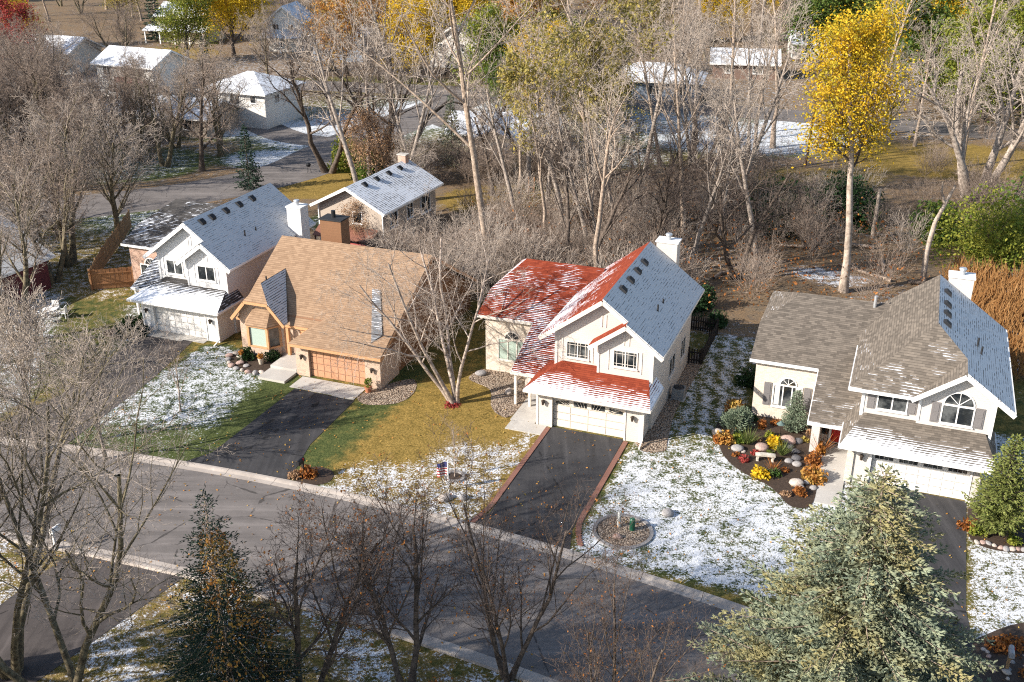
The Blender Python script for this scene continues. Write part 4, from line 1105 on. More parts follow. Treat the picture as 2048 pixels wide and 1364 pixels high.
# ---------------------------------------------------------------- stones
def rock_mesh(name, seed, mat, sub=2):
    import bmesh
    rr = random.Random(seed)
    bm = bmesh.new(); bmesh.ops.create_icosphere(bm, subdivisions=sub, radius=1)
    offs = [Vector((rr.uniform(-1, 1), rr.uniform(-1, 1), rr.uniform(-1, 1))).normalized() for _ in range(7)]
    amp = [rr.uniform(.08, .28) for _ in offs]
    for v in bm.verts:
        n = v.co.normalized(); s_ = 1.0
        for o_, a_ in zip(offs, amp): s_ -= a_ * max(0, n.dot(o_) - .45) * 1.6
        s_ += rr.uniform(-.03, .03)
        v.co = n * s_
    me = bpy.data.meshes.new(name); bm.to_mesh(me); bm.free(); me.materials.append(mat)
    me.polygons.foreach_set('use_smooth', np.ones(len(me.polygons), dtype=bool))
    return me
def stone_mat(name, c):
    t = NT(name); n = t.noise(t.coord(), 2.5, 6, .7); n2 = t.noise(t.coord(), 14, 3)
    t.color(t.mix(t.ramp(t.math('ADD', t.math('MULTIPLY', n, .7), t.math('MULTIPLY', n2, .3)), .3, .7), tuple(x * .55 for x in c), tuple(min(1, x * 1.2) for x in c)))
    t.bump(n, .6, .1); return t.m
RM = [stone_mat('pale_granite', (.50, .43, .37)), stone_mat('pink_granite', (.46, .32, .27)), stone_mat('grey_fieldstone', (.33, .31, .30)), stone_mat('dark_fieldstone', (.12, .115, .12))]
RMESH = [[rock_mesh('boulder', i * 7 + j, RM[i]) for j in range(3)] for i in range(4)]
def rock(u, v, r, kind, label, group=None, z=None, name='boulder', fl=.62):
    o = link(name, random.choice(RMESH[kind]))
    o.location = W(u, v, (r * fl * .45) if z is None else z); o.scale = (r * random.uniform(.9, 1.25), r * random.uniform(.8, 1.05), r * fl * random.uniform(.85, 1.1))
    o.rotation_euler = (random.uniform(-.15, .15), random.uniform(-.15, .15), random.uniform(0, 6))
    return tag(o, label, 'stone', group)
rock(-8.25, 55.8, .42, 0, 'big pale boulder at the outer corner of the grey house\'s flower bed')
rock(-6.9, 54.35, .42, 2, 'white-grey boulder in front of the grass tuft and round orange bush')
rock(-6.5, 54.2, .18, 0, 'small pale stone beside the white-grey boulder')
rock(-5.6, 55.0, .46, 1, 'wide pinkish boulder in the middle of the grey house\'s flower bed')
rock(-4.3, 56.3, .5, 1, 'round pink granite boulder below the cone-shaped spruce')
rock(-3.2, 51.7, .44, 0, 'pale pointed boulder at the front edge of the grey house\'s flower bed')
for (a, b, r_) in ((-4.75, 56.1, .3), (-3.75, 56.5, .32), (-4.1, 55.7, .32), (-3.65, 55.2, .3), (-3.55, 54.5, .34)):
    rock(a, b, r_, 3, 'dark fieldstone in the row stepping down beside the entry path', 'dark stones beside the entry path')
for (a, b, r_) in ((-3.9, 54.0, .27), (-3.45, 53.8, .3), (-2.7, 52.05, .22), (-2.9, 51.5, .2), (-2.3, 51.6, .24)):
    rock(a, b, r_, 2, 'small grey stone at the lower end of the entry path bed', 'small grey stones by the entry path')
for i, (a, b) in enumerate(((-41.7, 55.2), (-41.9, 54.7), (-41.65, 54.2), (-41.3, 53.75), (-40.85, 53.45), (-40.3, 53.2), (-39.75, 53.05), (-39.2, 52.95), (-38.7, 53.0), (-38.3, 53.25), (-40.5, 53.9), (-39.9, 53.75), (-41.2, 54.9))):
    rock(a, b, random.uniform(.2, .32), (0, 1, 2)[i % 3], 'rounded stone edging the tan house\'s flower bed', 'stones edging the tan house flower bed')
rock(-24.6, 58.3, .38, 2, 'grey boulder in the gravel beside the brick wing\'s corner'); rock(-21.9, 56.4, .36, 0, 'pale boulder in the gravel near the red house\'s porch'); rock(-21.8, 58.0, .28, 0, 'small boulder under the arched window of the red house')
rock(-9.1, 46.3, .42, 2, 'lone dark grey boulder on the snowy lawn', fl=.7)
rock(-10.95, 43.3, .3, 1, 'tan stone inside the stone ring with the utility posts')
rock(-20.5, 43.5, .42, 0, 'pale boulder in the grass below the flag', fl=.5); rock(-19.6, 43.9, .3, 2, 'grey stone beside the pale boulder below the flag')
for i in range(9): rock(5.9 + i * .27, 49.35 + .12 * math.sin(i), random.uniform(.13, .22), i % 3, 'small round stone edging the bed below the wide pine', 'stones edging the pine bed')
for i in range(26): rock(random.uniform(6.0, 8.6), random.uniform(39.2, 41.2), random.uniform(.10, .2), i % 3, 'small cobble in the bed round the grey mailbox', 'cobbles round the grey mailbox')

# ---------------------------------------------------------------- stone rings on the lawn
def ring(u, v, r, n, label, mat, mat2):
    root = empty('stone_ring', W(u, v, 0), 0, label, 'edging')
    bm_ = MB().box(-math.pi * r / n * .94, math.pi * r / n * .94, -.09, .09, 0, .09).mesh('stone', mat)
    for i in range(n):
        t = 2 * math.pi * i / n
        link('stone', bm_, root, (r * math.cos(t), r * math.sin(t), 0), (0, 0, t + math.pi / 2 + random.uniform(-.05, .05)))
    vs = [(0, 0, .05)] + [((r - .1) * math.cos(2 * math.pi * i / 24), (r - .1) * math.sin(2 * math.pi * i / 24), .025) for i in range(24)]
    link('gravel_fill', new_mesh('gravel_fill', vs, [[0, 1 + i, 1 + (i + 1) % 24] for i in range(24)], mat2), root)
    return root
ring(-10.85, 43.95, 1.45, 34, 'round stone ring filled with gravel on the snowy lawn', RM[2], M['gravel'])
ring(-20.95, 45.75, .5, 14, 'small stone ring round a sapling on the lawn', RM[2], M['mulch'])
def post_box(name, label, u, v, r, h_, mat, cap):
    o = empty(name, W(u, v, .03), 0, label, 'utility post')
    MB().cyl((0, 0, 0), (0, 0, h_), r, r, 14).build('post', mat, o); MB().cyl((0, 0, h_ + .002), (0, 0, h_ + .07), r * 1.08, r * .7, 14).build('cap', cap, o)
wp = plain('grey_white_post', (.55, .57, .55)); gp = plain('green_utility_post', (.015, .10, .055), rough=.4)
post_box('utility_post', 'slim white utility post in the stone ring', -11.15, 44.3, .09, .85, wp, wp)
post_box('utility_post', 'stout green utility pedestal in the stone ring', -10.45, 44.25, .14, .62, gp, gp)

# ---------------------------------------------------------------- mailboxes, bench, lamp, furniture, flag, machines
def mailbox(label, x_, y_, rz, body, post_m, two=False):
    o = empty('mailbox', (x_, y_, 0), rz, label, 'mailbox')
    MB().box(-.06, .06, -.06, .06, 0, 1.0).build('post', post_m, o)
    MB().box(-.05, .05, -.45, .12, .93, 1.0).build('arm', post_m, o)
    prof = [(-.11, 1.003), (.11, 1.003), (.11, 1.16)] + [(.11 * math.cos(t), 1.16 + .11 * math.sin(t)) for t in np.linspace(.2, 2.94, 7)] + [(-.11, 1.16)]
    b_ = MB().prism(prof, 'y', -.48, .10).build('box', body, o)
    MB().box(-.09, .09, -.5, -.482, 1.02, 1.2).build('door', body, b_); MB().box(.112, .13, -.1, -.06, 1.1, 1.28).build('flag', M['red_door'], b_)
    return o
mailbox('black mailbox on a dark post in a russet bush by the driveway', *W(-28.75, 42.75)[:2], -LA, M['black'], M['dark_wood'])
mb2 = mailbox('white mailbox on a white post across the street', *W(-36.55, 32.4)[:2], -LA + math.pi, M['white_trim'], M['white_trim'])
mailbox('grey mailbox with a pale post in the cobble bed beside the street', *W(6.9, 39.9)[:2], -LA, plain('grey_mailbox', (.30, .30, .31), rough=.45), M['cedar_old'])

bn = empty('garden_bench', W(-5.2, 53.6), R(-10), 'small pale stone bench in the grey house\'s flower bed', 'bench')
bst = stone_mat('pale_bench_stone', (.62, .56, .47))
MB().prism([(-.55, .40), (.55, .40), (.55, .46), (.3, .49), (-.3, .49), (-.55, .46)], 'y', -.17, .17).build('seat', bst, bn)
for x_ in (-.42, .42): MB().prism([(x_ - .08, 0), (x_ + .08, 0), (x_ + .05, .2), (x_ + .09, .398), (x_ - .09, .398), (x_ - .05, .2)], 'y', -.13, .13).build('leg', bst, bn)
gl = empty('garden_lamp', W(-4.85, 57.0), 0, 'green-grey mushroom lamp under the cone-shaped spruce', 'lamp')
MB().cyl((0, 0, 0), (0, 0, .75), .03, .03, 8).build('post', M['lamp'], gl); MB().cyl((0, 0, .75), (0, 0, .95), .24, .04, 14).build('shade', plain('verdigris', (.10, .15, .14)), gl)

ac = empty('air_conditioner', W(-11.55, 59.6), -LA, 'grey air conditioner unit beside the red-roofed house', 'air conditioner')
acm = siding('grey_louvres', (.30, .29, .28), .06)
MB().box(-.38, .38, -.38, .38, .05, .78).build('casing', acm, ac); MB().cyl((0, 0, .783), (0, 0, .81), .34, .34, 18).build('fan_grille', M['black'], ac); MB().box(-.45, .45, -.45, .45, 0, .048).build('base', M['concrete'], ac)
for x_, l in ((-12.0, 'grey electricity meter box'),):
    mt_ = tag(MB().box(-.1, .03, -.14, .14, .0, .5).build('meter_box', M['metal']), 'grey meter box on the red-roofed house\'s shaded garage wall', 'meter'); mt_.location = W(-12.2, 54.3, .8); mt_.rotation_euler = (0, 0, -LA)

fl = empty('garden_flag', W(-20.7, 44.35), 0, 'small red and blue garden flag on a pale pole', 'flag')
MB().cyl((0, 0, 0), (0, 0, 1.9), .03, .03, 8).build('pole', M['white_trim'], fl)
def flag_mat():
    t = NT('red_blue_flag'); s_ = t.n('SeparateXYZ', Vector=t.coord()); 
    st = t.math('GREATER_THAN', t.math('FRACT', t.math('MULTIPLY', s_.outputs['Z'], 6.0)), .5)
    c = t.mix(st, (.35, .02, .03), (.70, .66, .64)); c = t.mix(t.math('GREATER_THAN', s_.outputs['Z'], 1.45), c, (.03, .04, .16)); t.color(c); return t.m
vs = []; 
for i in range(7):
    for z_ in (.95, 1.8): vs.append((-.06 - i * .09, .05 * math.sin(i * 1.1), z_ - .02 * i))
link('cloth', new_mesh('cloth', vs, [[2 * i, 2 * i + 2, 2 * i + 3, 2 * i + 1] for i in range(6)], flag_mat()), fl)

def chair(label, u, v, rz):
    o = empty('patio_chair', W(u, v), rz, label, 'chair', 'white patio chairs on the shaded lawn')
    m = M['white_trim']
    MB().box(-.25, .25, -.25, .25, .40, .44).build('seat', m, o); MB().box(-.25, .25, .22, .26, .443, .95).build('backrest', m, o)
    for a in (-.22, .22):
        for b in (-.22, .22): MB().box(a - .025, a + .025, b - .025, b + .025, 0, .398).build('leg', m, o)
        MB().box(a - .03, a + .03, -.25, .22, .6, .64).build('armrest', m, o)
cu, cv = UV(-34.6, 73.0)
for i in range(4):
    t = i * math.pi / 2 + .4
    chair('white patio chair drawn up to the round white table', cu + math.cos(t) * .95, cv + math.sin(t) * .95, t - math.pi / 2 - LA)
tb = empty('patio_table', W(cu, cv), 0, 'round white patio table on the shaded lawn', 'table')
MB().cyl((0, 0, .70), (0, 0, .74), .55, .55, 20).build('tabletop', M['white_trim'], tb); MB().cyl((0, 0, 0), (0, 0, .698), .06, .04, 10).build('pedestal', M['white_trim'], tb)

def pot(u, v, r, h_, label, potm, leafm, hgt, seed, n=160, ls=.09):
    o = empty('potted_plant', W(u, v, .02), 0, label, 'potted plant')
    MB().cyl((0, 0, 0), (0, 0, h_), r * .75, r, 14).cyl((0, 0, h_), (0, 0, h_ + .04), r * 1.1, r * 1.1, 14).build('pot', potm, o)
    rg = np.random.default_rng(seed)
    c = rg.normal(0, 1, (n, 3)); c /= np.linalg.norm(c, axis=1)[:, None]; c *= rg.uniform(.5, 1, (n, 1)) * np.array([r * 1.25, r * 1.25, hgt * .5]); c[:, 2] += h_ + hgt * .5
    link('foliage', leaf_mesh('foliage', c, ls, leafm, rg), o)
    return o

sl_ = empty('playground_slide', (2.0, 104.6, 0), R(70), 'green wavy playground slide in the back garden', 'slide')
gm = plain('green_plastic', (.01, .13, .09), rough=.35)
pr_ = [(0, 1.7), (.4, 1.65), (1.2, .9), (2.0, .35), (2.6, .25)]
for i in range(4):
    a, b = pr_[i], pr_[i + 1]
    MB().poly([(a[0], -.25, a[1]), (b[0], -.25, b[1]), (b[0], .25, b[1]), (a[0], .25, a[1])]).poly([(a[0], -.25, a[1]), (b[0], -.25, b[1]), (b[0], -.3, b[1] + .18), (a[0], -.3, a[1] + .18)]).poly([(a[0], .25, a[1]), (b[0], .25, b[1]), (b[0], .3, b[1] + .18), (a[0], .3, a[1] + .18)]).build('chute', gm, sl_)
for y_ in (-.3, .3): MB().box(-.12, -.02, y_ - .05, y_ + .05, 0, 2.3).build('post', M['cedar'], sl_)
for z_ in (.4, .8, 1.2): MB().box(-.1, -.04, -.25, .25, z_, z_ + .05).build('rung', M['cedar'], sl_)
gr = empty('charcoal_grill', (-22.6, 114.8, 0), 0, 'small dark kettle grill on the back lawn', 'grill')
MB().cyl((0, 0, .7), (0, 0, .95), .2, .3, 12).cyl((0, 0, .953), (0, 0, 1.15), .3, .1, 12).build('bowl', M['black'], gr)
for t in (0, 2.1, 4.2): MB().cyl((.25 * math.cos(t), .25 * math.sin(t), 0), (.12 * math.cos(t), .12 * math.sin(t), .72), .02, .02, 6).build('leg', M['black'], gr)
sg = empty('road_sign', (-7.2, 155.6, 0), 0, 'small white diamond sign on a post beside the far street', 'sign')
MB().cyl((0, 0, 0), (0, 0, 2.0), .05, .05, 6).build('post', M['metal'], sg); MB().prism([(-.5, 2.3), (0, 1.8), (.5, 2.3), (0, 2.8)], 'y', -.03, .0).build('plate', M['white_trim'], sg)
pl_ = tag(MB().cyl((0, 0, 0), (0, 0, 7.2), .14, .10, 8).build('utility_pole', M['brush_wood']), 'plain leaning wooden pole standing in the back snow', 'pole'); pl_.location = (33.2, 117, 0); pl_.rotation_euler = (0, .05, 0)
# ---------------------------------------------------------------- plant materials
def bark(name, c, c2=None, scale=4.0):
    t = NT(name); n = t.noise(t.coord(), scale, 5, .7)
    t.color(t.mix(t.ramp(n, .3, .7), tuple(x * .6 for x in c), c2 or tuple(min(1, x * 1.25) for x in c)))
    t.bump(n, .6, .04); return t.m
def leafmat(name, c1, c2, c3=None, trans=.35, scale=.9):
    t = NT(name)
    ri = t.n('NewGeometry').outputs['Random Per Island']
    n = t.noise(t.pos(), scale, 3)
    c = t.mix(ri, c1, c2)
    if c3: c = t.mix(t.ramp(n, .42, .66), c, c3)
    t.color(c); t.rough(.7, .25)
    tr = t.n('BsdfTranslucent'); t.put(tr, 'Color', c)
    mx = t.n('MixShader'); mx.inputs[0].default_value = trans
    out = t.t.nodes['Material Output']
    t.t.links.new(t.b.outputs[0], mx.inputs[1]); t.t.links.new(tr.outputs[0], mx.inputs[2]); t.t.links.new(mx.outputs[0], out.inputs['Surface'])
    return t.m
K = {}
K['bark_grey'] = bark('grey_bark', (.25, .20, .165), (.44, .37, .31))
K['bark_tan'] = bark('tan_bark', (.29, .21, .155), (.47, .37, .285))
K['bark_dark'] = bark('dark_bark', (.075, .056, .044), (.15, .115, .09))
K['bark_moss'] = bark('mossy_bark', (.11, .085, .055), (.235, .195, .12))
K['bark_pale'] = bark('pale_dead_wood', (.34, .26, .20), (.52, .43, .35), 2.0)
K['bark_birch'] = bark('birch_bark', (.30, .225, .175), (.52, .43, .36), 3)
K['twig_grey'] = bark('grey_twig', (.33, .265, .215), (.49, .405, .335))
K['twig_red'] = bark('reddish_twig', (.24, .18, .14), (.38, .295, .235))
K['twig_dark'] = bark('dark_twig', (.085, .062, .052), (.15, .112, .092))
K['twig_pale'] = bark('pale_twig', (.42, .34, .275), (.57, .48, .40))
K['yellow'] = leafmat('yellow_leaf', (.60, .37, .012), (.84, .58, .03), (.50, .38, .03))
K['gold'] = leafmat('golden_leaf', (.50, .30, .012), (.80, .52, .03), (.40, .34, .03))
K['orange'] = leafmat('orange_leaf', (.38, .145, .035), (.54, .27, .06), (.46, .32, .08))
K['rust'] = leafmat('rust_leaf', (.26, .085, .025), (.42, .17, .04))
K['red'] = leafmat('red_leaf', (.27, .03, .03), (.42, .085, .065))
K['green'] = leafmat('green_leaf', (.035, .085, .018), (.10, .165, .03), (.17, .19, .03))
K['darkgreen'] = leafmat('dark_green_leaf', (.018, .048, .016), (.045, .09, .028))
K['yellowgreen'] = leafmat('yellow_green_leaf', (.19, .22, .03), (.36, .34, .05), (.10, .15, .02))
K['olive'] = leafmat('pale_olive_leaf', (.34, .27, .06), (.46, .36, .10), (.20, .19, .06))
K['tanleaf'] = leafmat('dry_tan_leaf', (.34, .20, .11), (.46, .30, .18))
K['spruce'] = leafmat('blue_spruce_needle', (.18, .225, .165), (.36, .39, .26), (.36, .32, .15), trans=.12, scale=.55)
K['spruce_dark'] = leafmat('dark_spruce_needle', (.022, .048, .032), (.05, .085, .055), trans=.1)
K['pine'] = leafmat('pine_needle', (.12, .16, .035), (.28, .29, .085), (.17, .19, .05), trans=.12)
K['juniper'] = leafmat('juniper_needle', (.035, .085, .022), (.10, .155, .05), trans=.1)
K['greyfir'] = leafmat('grey_green_needle', (.14, .19, .12), (.24, .28, .19), trans=.1)
K['cattail'] = leafmat('dry_cattail', (.34, .165, .055), (.52, .30, .12))
K['grassblade'] = leafmat('green_grass_blade', (.08, .13, .03), (.20, .22, .07))

# ---------------------------------------------------------------- generators
def tubes(branches, sides):
    V, F = [], []; base = 0
    for pts, rad in branches:
        pts = np.asarray(pts, float); n = len(pts)
        d = np.gradient(pts, axis=0); d /= np.linalg.norm(d, axis=1)[:, None] + 1e-9
        ref = np.array([0.31, 0.17, 0.93]) if abs(d[0, 2]) < .9 else np.array([1.0, .1, 0])
        a = np.cross(d, ref); a /= np.linalg.norm(a, axis=1)[:, None] + 1e-9
        b = np.cross(d, a)
        t = np.arange(sides) * 2 * np.pi / sides
        ring = pts[:, None, :] + np.asarray(rad)[:, None, None] * (np.cos(t)[None, :, None] * a[:, None, :] + np.sin(t)[None, :, None] * b[:, None, :])
        V.append(ring.reshape(-1, 3))
        i = np.arange(n - 1)[:, None] * sides + np.arange(sides)[None, :]
        j = np.arange(n - 1)[:, None] * sides + ((np.arange(sides) + 1) % sides)[None, :]
        F.append((np.stack([i, j, j + sides, i + sides], -1).reshape(-1, 4)) + base)
        base += n * sides
    if not V: return np.zeros((0, 3)), np.zeros((0, 4), int)
    return np.concatenate(V), np.concatenate(F)
def join_tubes(groups):
    V, F, b = [], [], 0
    for br, s_ in groups:
        v, f = tubes(br, s_)
        if len(v): V.append(v); F.append(f + b); b += len(v)
    return np.concatenate(V), np.concatenate(F)
def leaf_mesh(name, c, size, mat, rg, aspect=1.5, flat=0.0):
    n = len(c)
    nrm = rg.normal(0, 1, (n, 3)); nrm[:, 2] = nrm[:, 2] * (1 - flat) + flat * 2; nrm /= np.linalg.norm(nrm, axis=1)[:, None]
    a = np.cross(nrm, rg.normal(0, 1, (n, 3))); a /= np.linalg.norm(a, axis=1)[:, None]
    b = np.cross(nrm, a)
    s_ = size * rg.uniform(.6, 1.3, (n, 1))
    a, b = a * s_ * .5 * aspect, b * s_ * .5
    v = np.stack([c - a, c - b * .9 + a * .1, c + a, c + b * .9 + a * .1], 1).reshape(-1, 3)
    return new_mesh(name, v, np.arange(4 * n).reshape(n, 4), mat)
def needle_mesh(name, p, d, length, width, mat, rg, cross=2):
    """tufts: crossed narrow quads along a direction"""
    n = len(p); d = d / (np.linalg.norm(d, axis=1)[:, None] + 1e-9)
    L_ = length * rg.uniform(.7, 1.25, (n, 1)); V = []
    a = np.cross(d, rg.normal(0, 1, (n, 3))); a /= np.linalg.norm(a, axis=1)[:, None] + 1e-9
    b = np.cross(d, a)
    for k in range(cross):
        w = (a * math.cos(k * math.pi / cross) + b * math.sin(k * math.pi / cross)) * width * .5 * rg.uniform(.7, 1.3, (n, 1))
        V.append(np.stack([p - w * .5, p + d * L_ * .45 - w, p + d * L_, p + d * L_ * .45 + w], 1))
    v = np.concatenate(V).reshape(-1, 3)
    return new_mesh(name, v, np.arange(len(v)).reshape(-1, 4), mat)

class Grow:
    def __init__(s, seed): s.rg = np.random.default_rng(seed); s.lv = {}; s.tips = []
    def branch(s, p, d, L_, r, lev, o):
        rg = s.rg; nseg = o['seg'][min(lev, len(o['seg']) - 1)]
        pts, rad = [np.array(p, float)], [r]; d = np.array(d, float); d /= np.linalg.norm(d)
        up = np.array([0, 0, 1.0]); dirs = [d]
        wob = o['wob'][min(lev, len(o['wob']) - 1)]; trop = o['trop'][min(lev, len(o['trop']) - 1)]
        for i in range(nseg):
            d = d + rg.normal(0, wob, 3) + up * trop; d /= np.linalg.norm(d)
            pts.append(pts[-1] + d * L_ / nseg); dirs.append(d)
            rad.append(max(o['rmin'], r * (1 - (i + 1) / nseg * (1 - o['tap'][min(lev, len(o['tap']) - 1)]))))
        s.lv.setdefault(lev, []).append((pts, rad))
        if lev >= o['levels']:
            s.tips.append(pts[-1]); s.tips.append(pts[len(pts) // 2]); return
        n = o['n'][lev]; n = max(1, int(round(n * rg.uniform(.8, 1.2))))
        t0 = o['start'][min(lev, len(o['start']) - 1)]
        az = rg.uniform(0, 6.28)
        for k in range(n):
            t = t0 + (1 - t0) * ((k + rg.uniform(.1, .9)) / n)
            f = t * nseg; i = min(int(f), nseg - 1); q = pts[i] + (pts[i + 1] - pts[i]) * (f - i); dd = dirs[i + 1]
            az += 2.4 + rg.normal(0, .4)
            a = np.cross(dd, [0.3, .2, .9] if abs(dd[2]) < .85 else [1, 0, 0]); a /= np.linalg.norm(a); b = np.cross(dd, a)
            ang = math.radians(o['ang'][min(lev, len(o['ang']) - 1)]) * rg.uniform(.7, 1.3)
            nd = dd * math.cos(ang) + (a * math.cos(az) + b * math.sin(az)) * math.sin(ang)
            ln = L_ * o['len'][min(lev, len(o['len']) - 1)] * rg.uniform(.7, 1.25) * (1.15 - .55 * t)
            rr = (r + (rad[-1] - r) * t) * o['rr'][min(lev, len(o['rr']) - 1)]
            s.branch(q, nd, ln, max(o['rmin'], rr), lev + 1, o)
DEF = dict(levels=4, seg=(7, 5, 4, 3, 2), wob=(.07, .10, .13, .16, .18), trop=(.05, .06, .05, .04, .03), tap=(.35, .3, .3, .4, .5), n=(8, 7, 6, 5), start=(.3, .25, .2, .15),
           ang=(42, 42, 45, 45), len=(.62, .52, .50, .50), rr=(.55, .55, .55, .6), rmin=.007)
def bare_tree_mesh(seed, H, r, stems=1, lean=.0, spread=.0, trunk_m='bark_grey', twig_m='twig_grey', split=1, **kw):
    o = dict(DEF); o.update(kw); g = Grow(seed)
    for k in range(stems):
        a = 2 * math.pi * k / max(stems, 1) + g.rg.uniform(0, 1)
        d = np.array([math.cos(a) * spread + lean, math.sin(a) * spread, 1.0])
        g.branch((math.cos(a) * r * 1.2 * (stems > 1), math.sin(a) * r * 1.2 * (stems > 1), -.1), d, H * g.rg.uniform(.85, 1.05), r * g.rg.uniform(.85, 1.1), 0, o)
    for pts, rad in g.lv[0]: rad[0] *= 1.35
    tr = [(g.lv[l], (7, 5, 4)[min(l, 2)]) for l in sorted(g.lv) if l <= split]
    tw = [(g.lv[l], 3) for l in sorted(g.lv) if l > split]
    v, f = join_tubes(tr); m1 = new_mesh('trunk', v, f, K[trunk_m], smooth=True)
    v, f = join_tubes(tw); m2 = new_mesh('crown', v, f, K[twig_m])
    return m1, m2, np.array(g.tips)
class Tree:
    def __init__(s, m1, m2, m3=None): s.m = (m1, m2, m3)
    def put(s, name, x, y, rz, sc, label, group=None, cat='tree', tilt=(0, 0), z=0):
        e = empty(name, (x, y, z), 0, label, cat, group); e.rotation_euler = (tilt[0], tilt[1], rz); e.scale = (sc, sc, sc)
        link('trunk', s.m[0], e); link('crown', s.m[1], e)
        if s.m[2]: link('leaves', s.m[2], e)
        return e
def with_leaves(t3, n, size, mat, seed, jitter=.25, frac=1.0, low=None):
    m1, m2, tips = t3; rg = np.random.default_rng(seed)
    if low is not None: tips = tips[tips[:, 2] > low]
    c = tips[rg.integers(0, len(tips), n)] + rg.normal(0, jitter, (n, 3))
    return Tree(m1, m2, leaf_mesh('leaves', c, size, K[mat], rg))

def rnd(): return random.uniform(0, 6.28)
# ---------------------------------------------------------------- prototypes
T_ = {}
def proto(k, *a, **kw): T_[k] = bare_tree_mesh(*a, **kw)
proto('tall1', 1, 21, .34, trunk_m='bark_tan', start=(.42, .25, .2, .15), n=(9, 6, 5, 4), ang=(36, 42, 45, 45), len=(.46, .5, .5, .5), rmin=.014)
proto('tall2', 2, 19, .30, trunk_m='bark_grey', twig_m='twig_pale', start=(.38, .25, .2, .15), n=(8, 6, 5, 5), ang=(34, 42, 45, 45), len=(.5, .5, .5, .5), rmin=.014)
proto('tall3', 3, 22, .30, trunk_m='bark_tan', twig_m='twig_pale', start=(.5, .25, .2, .15), n=(7, 6, 5, 4), ang=(32, 40, 45, 45), len=(.42, .5, .5, .5), rmin=.014, lean=.10)
proto('dense1', 4, 8.5, .22, stems=3, spread=.35, trunk_m='bark_moss', twig_m='twig_red', n=(8, 7, 6, 5), start=(.2, .15, .15, .1), ang=(32, 40, 45, 48), rmin=.010)
proto('dense2', 5, 9.5, .26, stems=2, spread=.28, trunk_m='bark_moss', twig_m='twig_grey', n=(9, 8, 6, 5), start=(.22, .15, .15, .1), ang=(36, 42, 45, 48), rmin=.010)
proto('dense3', 6, 10.5, .28, stems=1, trunk_m='bark_dark', twig_m='twig_red', n=(13, 8, 7, 6), start=(.2, .15, .15, .1), ang=(48, 45, 45, 48), len=(.6, .5, .5, .5), rmin=.010)
proto('spread', 8, 11, .42, stems=4, spread=.55, trunk_m='bark_grey', twig_m='twig_pale', n=(7, 7, 6, 5), start=(.3, .2, .2, .15), ang=(34, 40, 45, 45), rmin=.012, split=2)
proto('dark1', 9, 13, .30, stems=2, spread=.35, trunk_m='bark_dark', twig_m='twig_dark', n=(7, 6, 6, 5), wob=(.13, .16, .18, .2, .2), rmin=.010)
proto('sapling', 10, 5.6, .06, trunk_m='bark_birch', twig_m='twig_red', levels=3, n=(14, 6, 5), start=(.25, .2, .15), ang=(30, 35, 40), len=(.45, .5, .5), rmin=.005)
proto('street1', 11, 8.6, .17, stems=2, spread=.2, trunk_m='bark_dark', twig_m='twig_dark', n=(9, 8, 6, 5), start=(.18, .15, .15, .15), ang=(30, 36, 42, 45), len=(.6, .52, .5, .5), rmin=.006)
proto('street2', 12, 9.0, .15, stems=3, spread=.25, trunk_m='bark_dark', twig_m='twig_dark', n=(7, 7, 6, 5), start=(.15, .15, .15, .15), ang=(28, 36, 42, 45), len=(.6, .52, .5, .5), rmin=.006)
proto('big_left', 13, 13.0, .17, stems=3, spread=.34, trunk_m='bark_moss', twig_m='twig_grey', n=(10, 8, 7, 5), start=(.28, .2, .15, .12), ang=(40, 42, 45, 48), len=(.52, .5, .5, .5), rmin=.006, split=2, wob=(.09, .13, .17, .2, .22))
proto('birch', 14, 11.0, .14, stems=5, spread=.34, lean=-.26, trunk_m='bark_birch', twig_m='twig_grey', n=(7, 6, 5, 5), start=(.3, .2, .2, .1), ang=(42, 46, 50, 50), len=(.5, .55, .6, .6), trop=(.02, .0, -.05, -.12, -.12), rmin=.006)
proto('pinktree', 15, 6.2, .12, trunk_m='bark_grey', twig_m='twig_pale', levels=3, n=(14, 9, 8), start=(.25, .2, .15), ang=(34, 32, 35), len=(.62, .5, .5), rr=(.6, .6, .7), rmin=.014, trop=(.06, .10, .08, .05))
proto('leafy', 16, 11, .26, trunk_m='bark_dark', twig_m='twig_dark', levels=3, n=(17, 8, 7), start=(.10, .15, .15), ang=(52, 45, 48), len=(.52, .5, .5), rmin=.012)
proto('shrub', 17, 2.4, .035, stems=9, spread=.55, trunk_m='twig_dark', twig_m='twig_red', levels=2, n=(6, 5), start=(.15, .15), ang=(30, 38), seg=(4, 3, 2), rmin=.006, split=0)
for k in list(T_): T_[k] = (T_[k], Tree(T_[k][0], T_[k][1]))
def bare(k, *a, **kw): return T_[k][1].put(*a, **kw)
LOOK = dict(tall1='tall tan-barked bare tree', tall2='tall grey-barked bare tree with pale twigs', tall3='slim leaning tan-barked bare tree', dark1='dark crooked two-stemmed bare tree', dense1='low three-stemmed bare tree with mossy bark', dense2='two-stemmed mossy bare tree with grey twigs', dense3='dark single-trunked bare tree with brown twigs')
TINT = dict(orange='orange-leaved tree', yellowgreen='yellow-green tree', tanleaf='dry tan-leaved tree', gold='golden-yellow tree', olive='pale olive-yellow tree', green='green-leaved tree')
def bare_any(ks, x, y, lo, hi, where, t=.06):
    k = random.choice(ks)
    bare(k, 'bare_tree', x, y, rnd(), random.uniform(lo, hi), LOOK[k] + ' ' + where, LOOK[k].replace('tree', 'trees', 1) + ' ' + where, tilt=(random.uniform(-t, t), random.uniform(-t, t)))
def leafy_any(ks, x, y, lo, hi, where):
    k = random.choice(ks)
    LEAFY[k].put('autumn_tree', x, y, rnd(), random.uniform(lo, hi), TINT[k] + ' ' + where, TINT[k].replace('tree', 'trees', 1) + ' ' + where)
LEAFY = {}
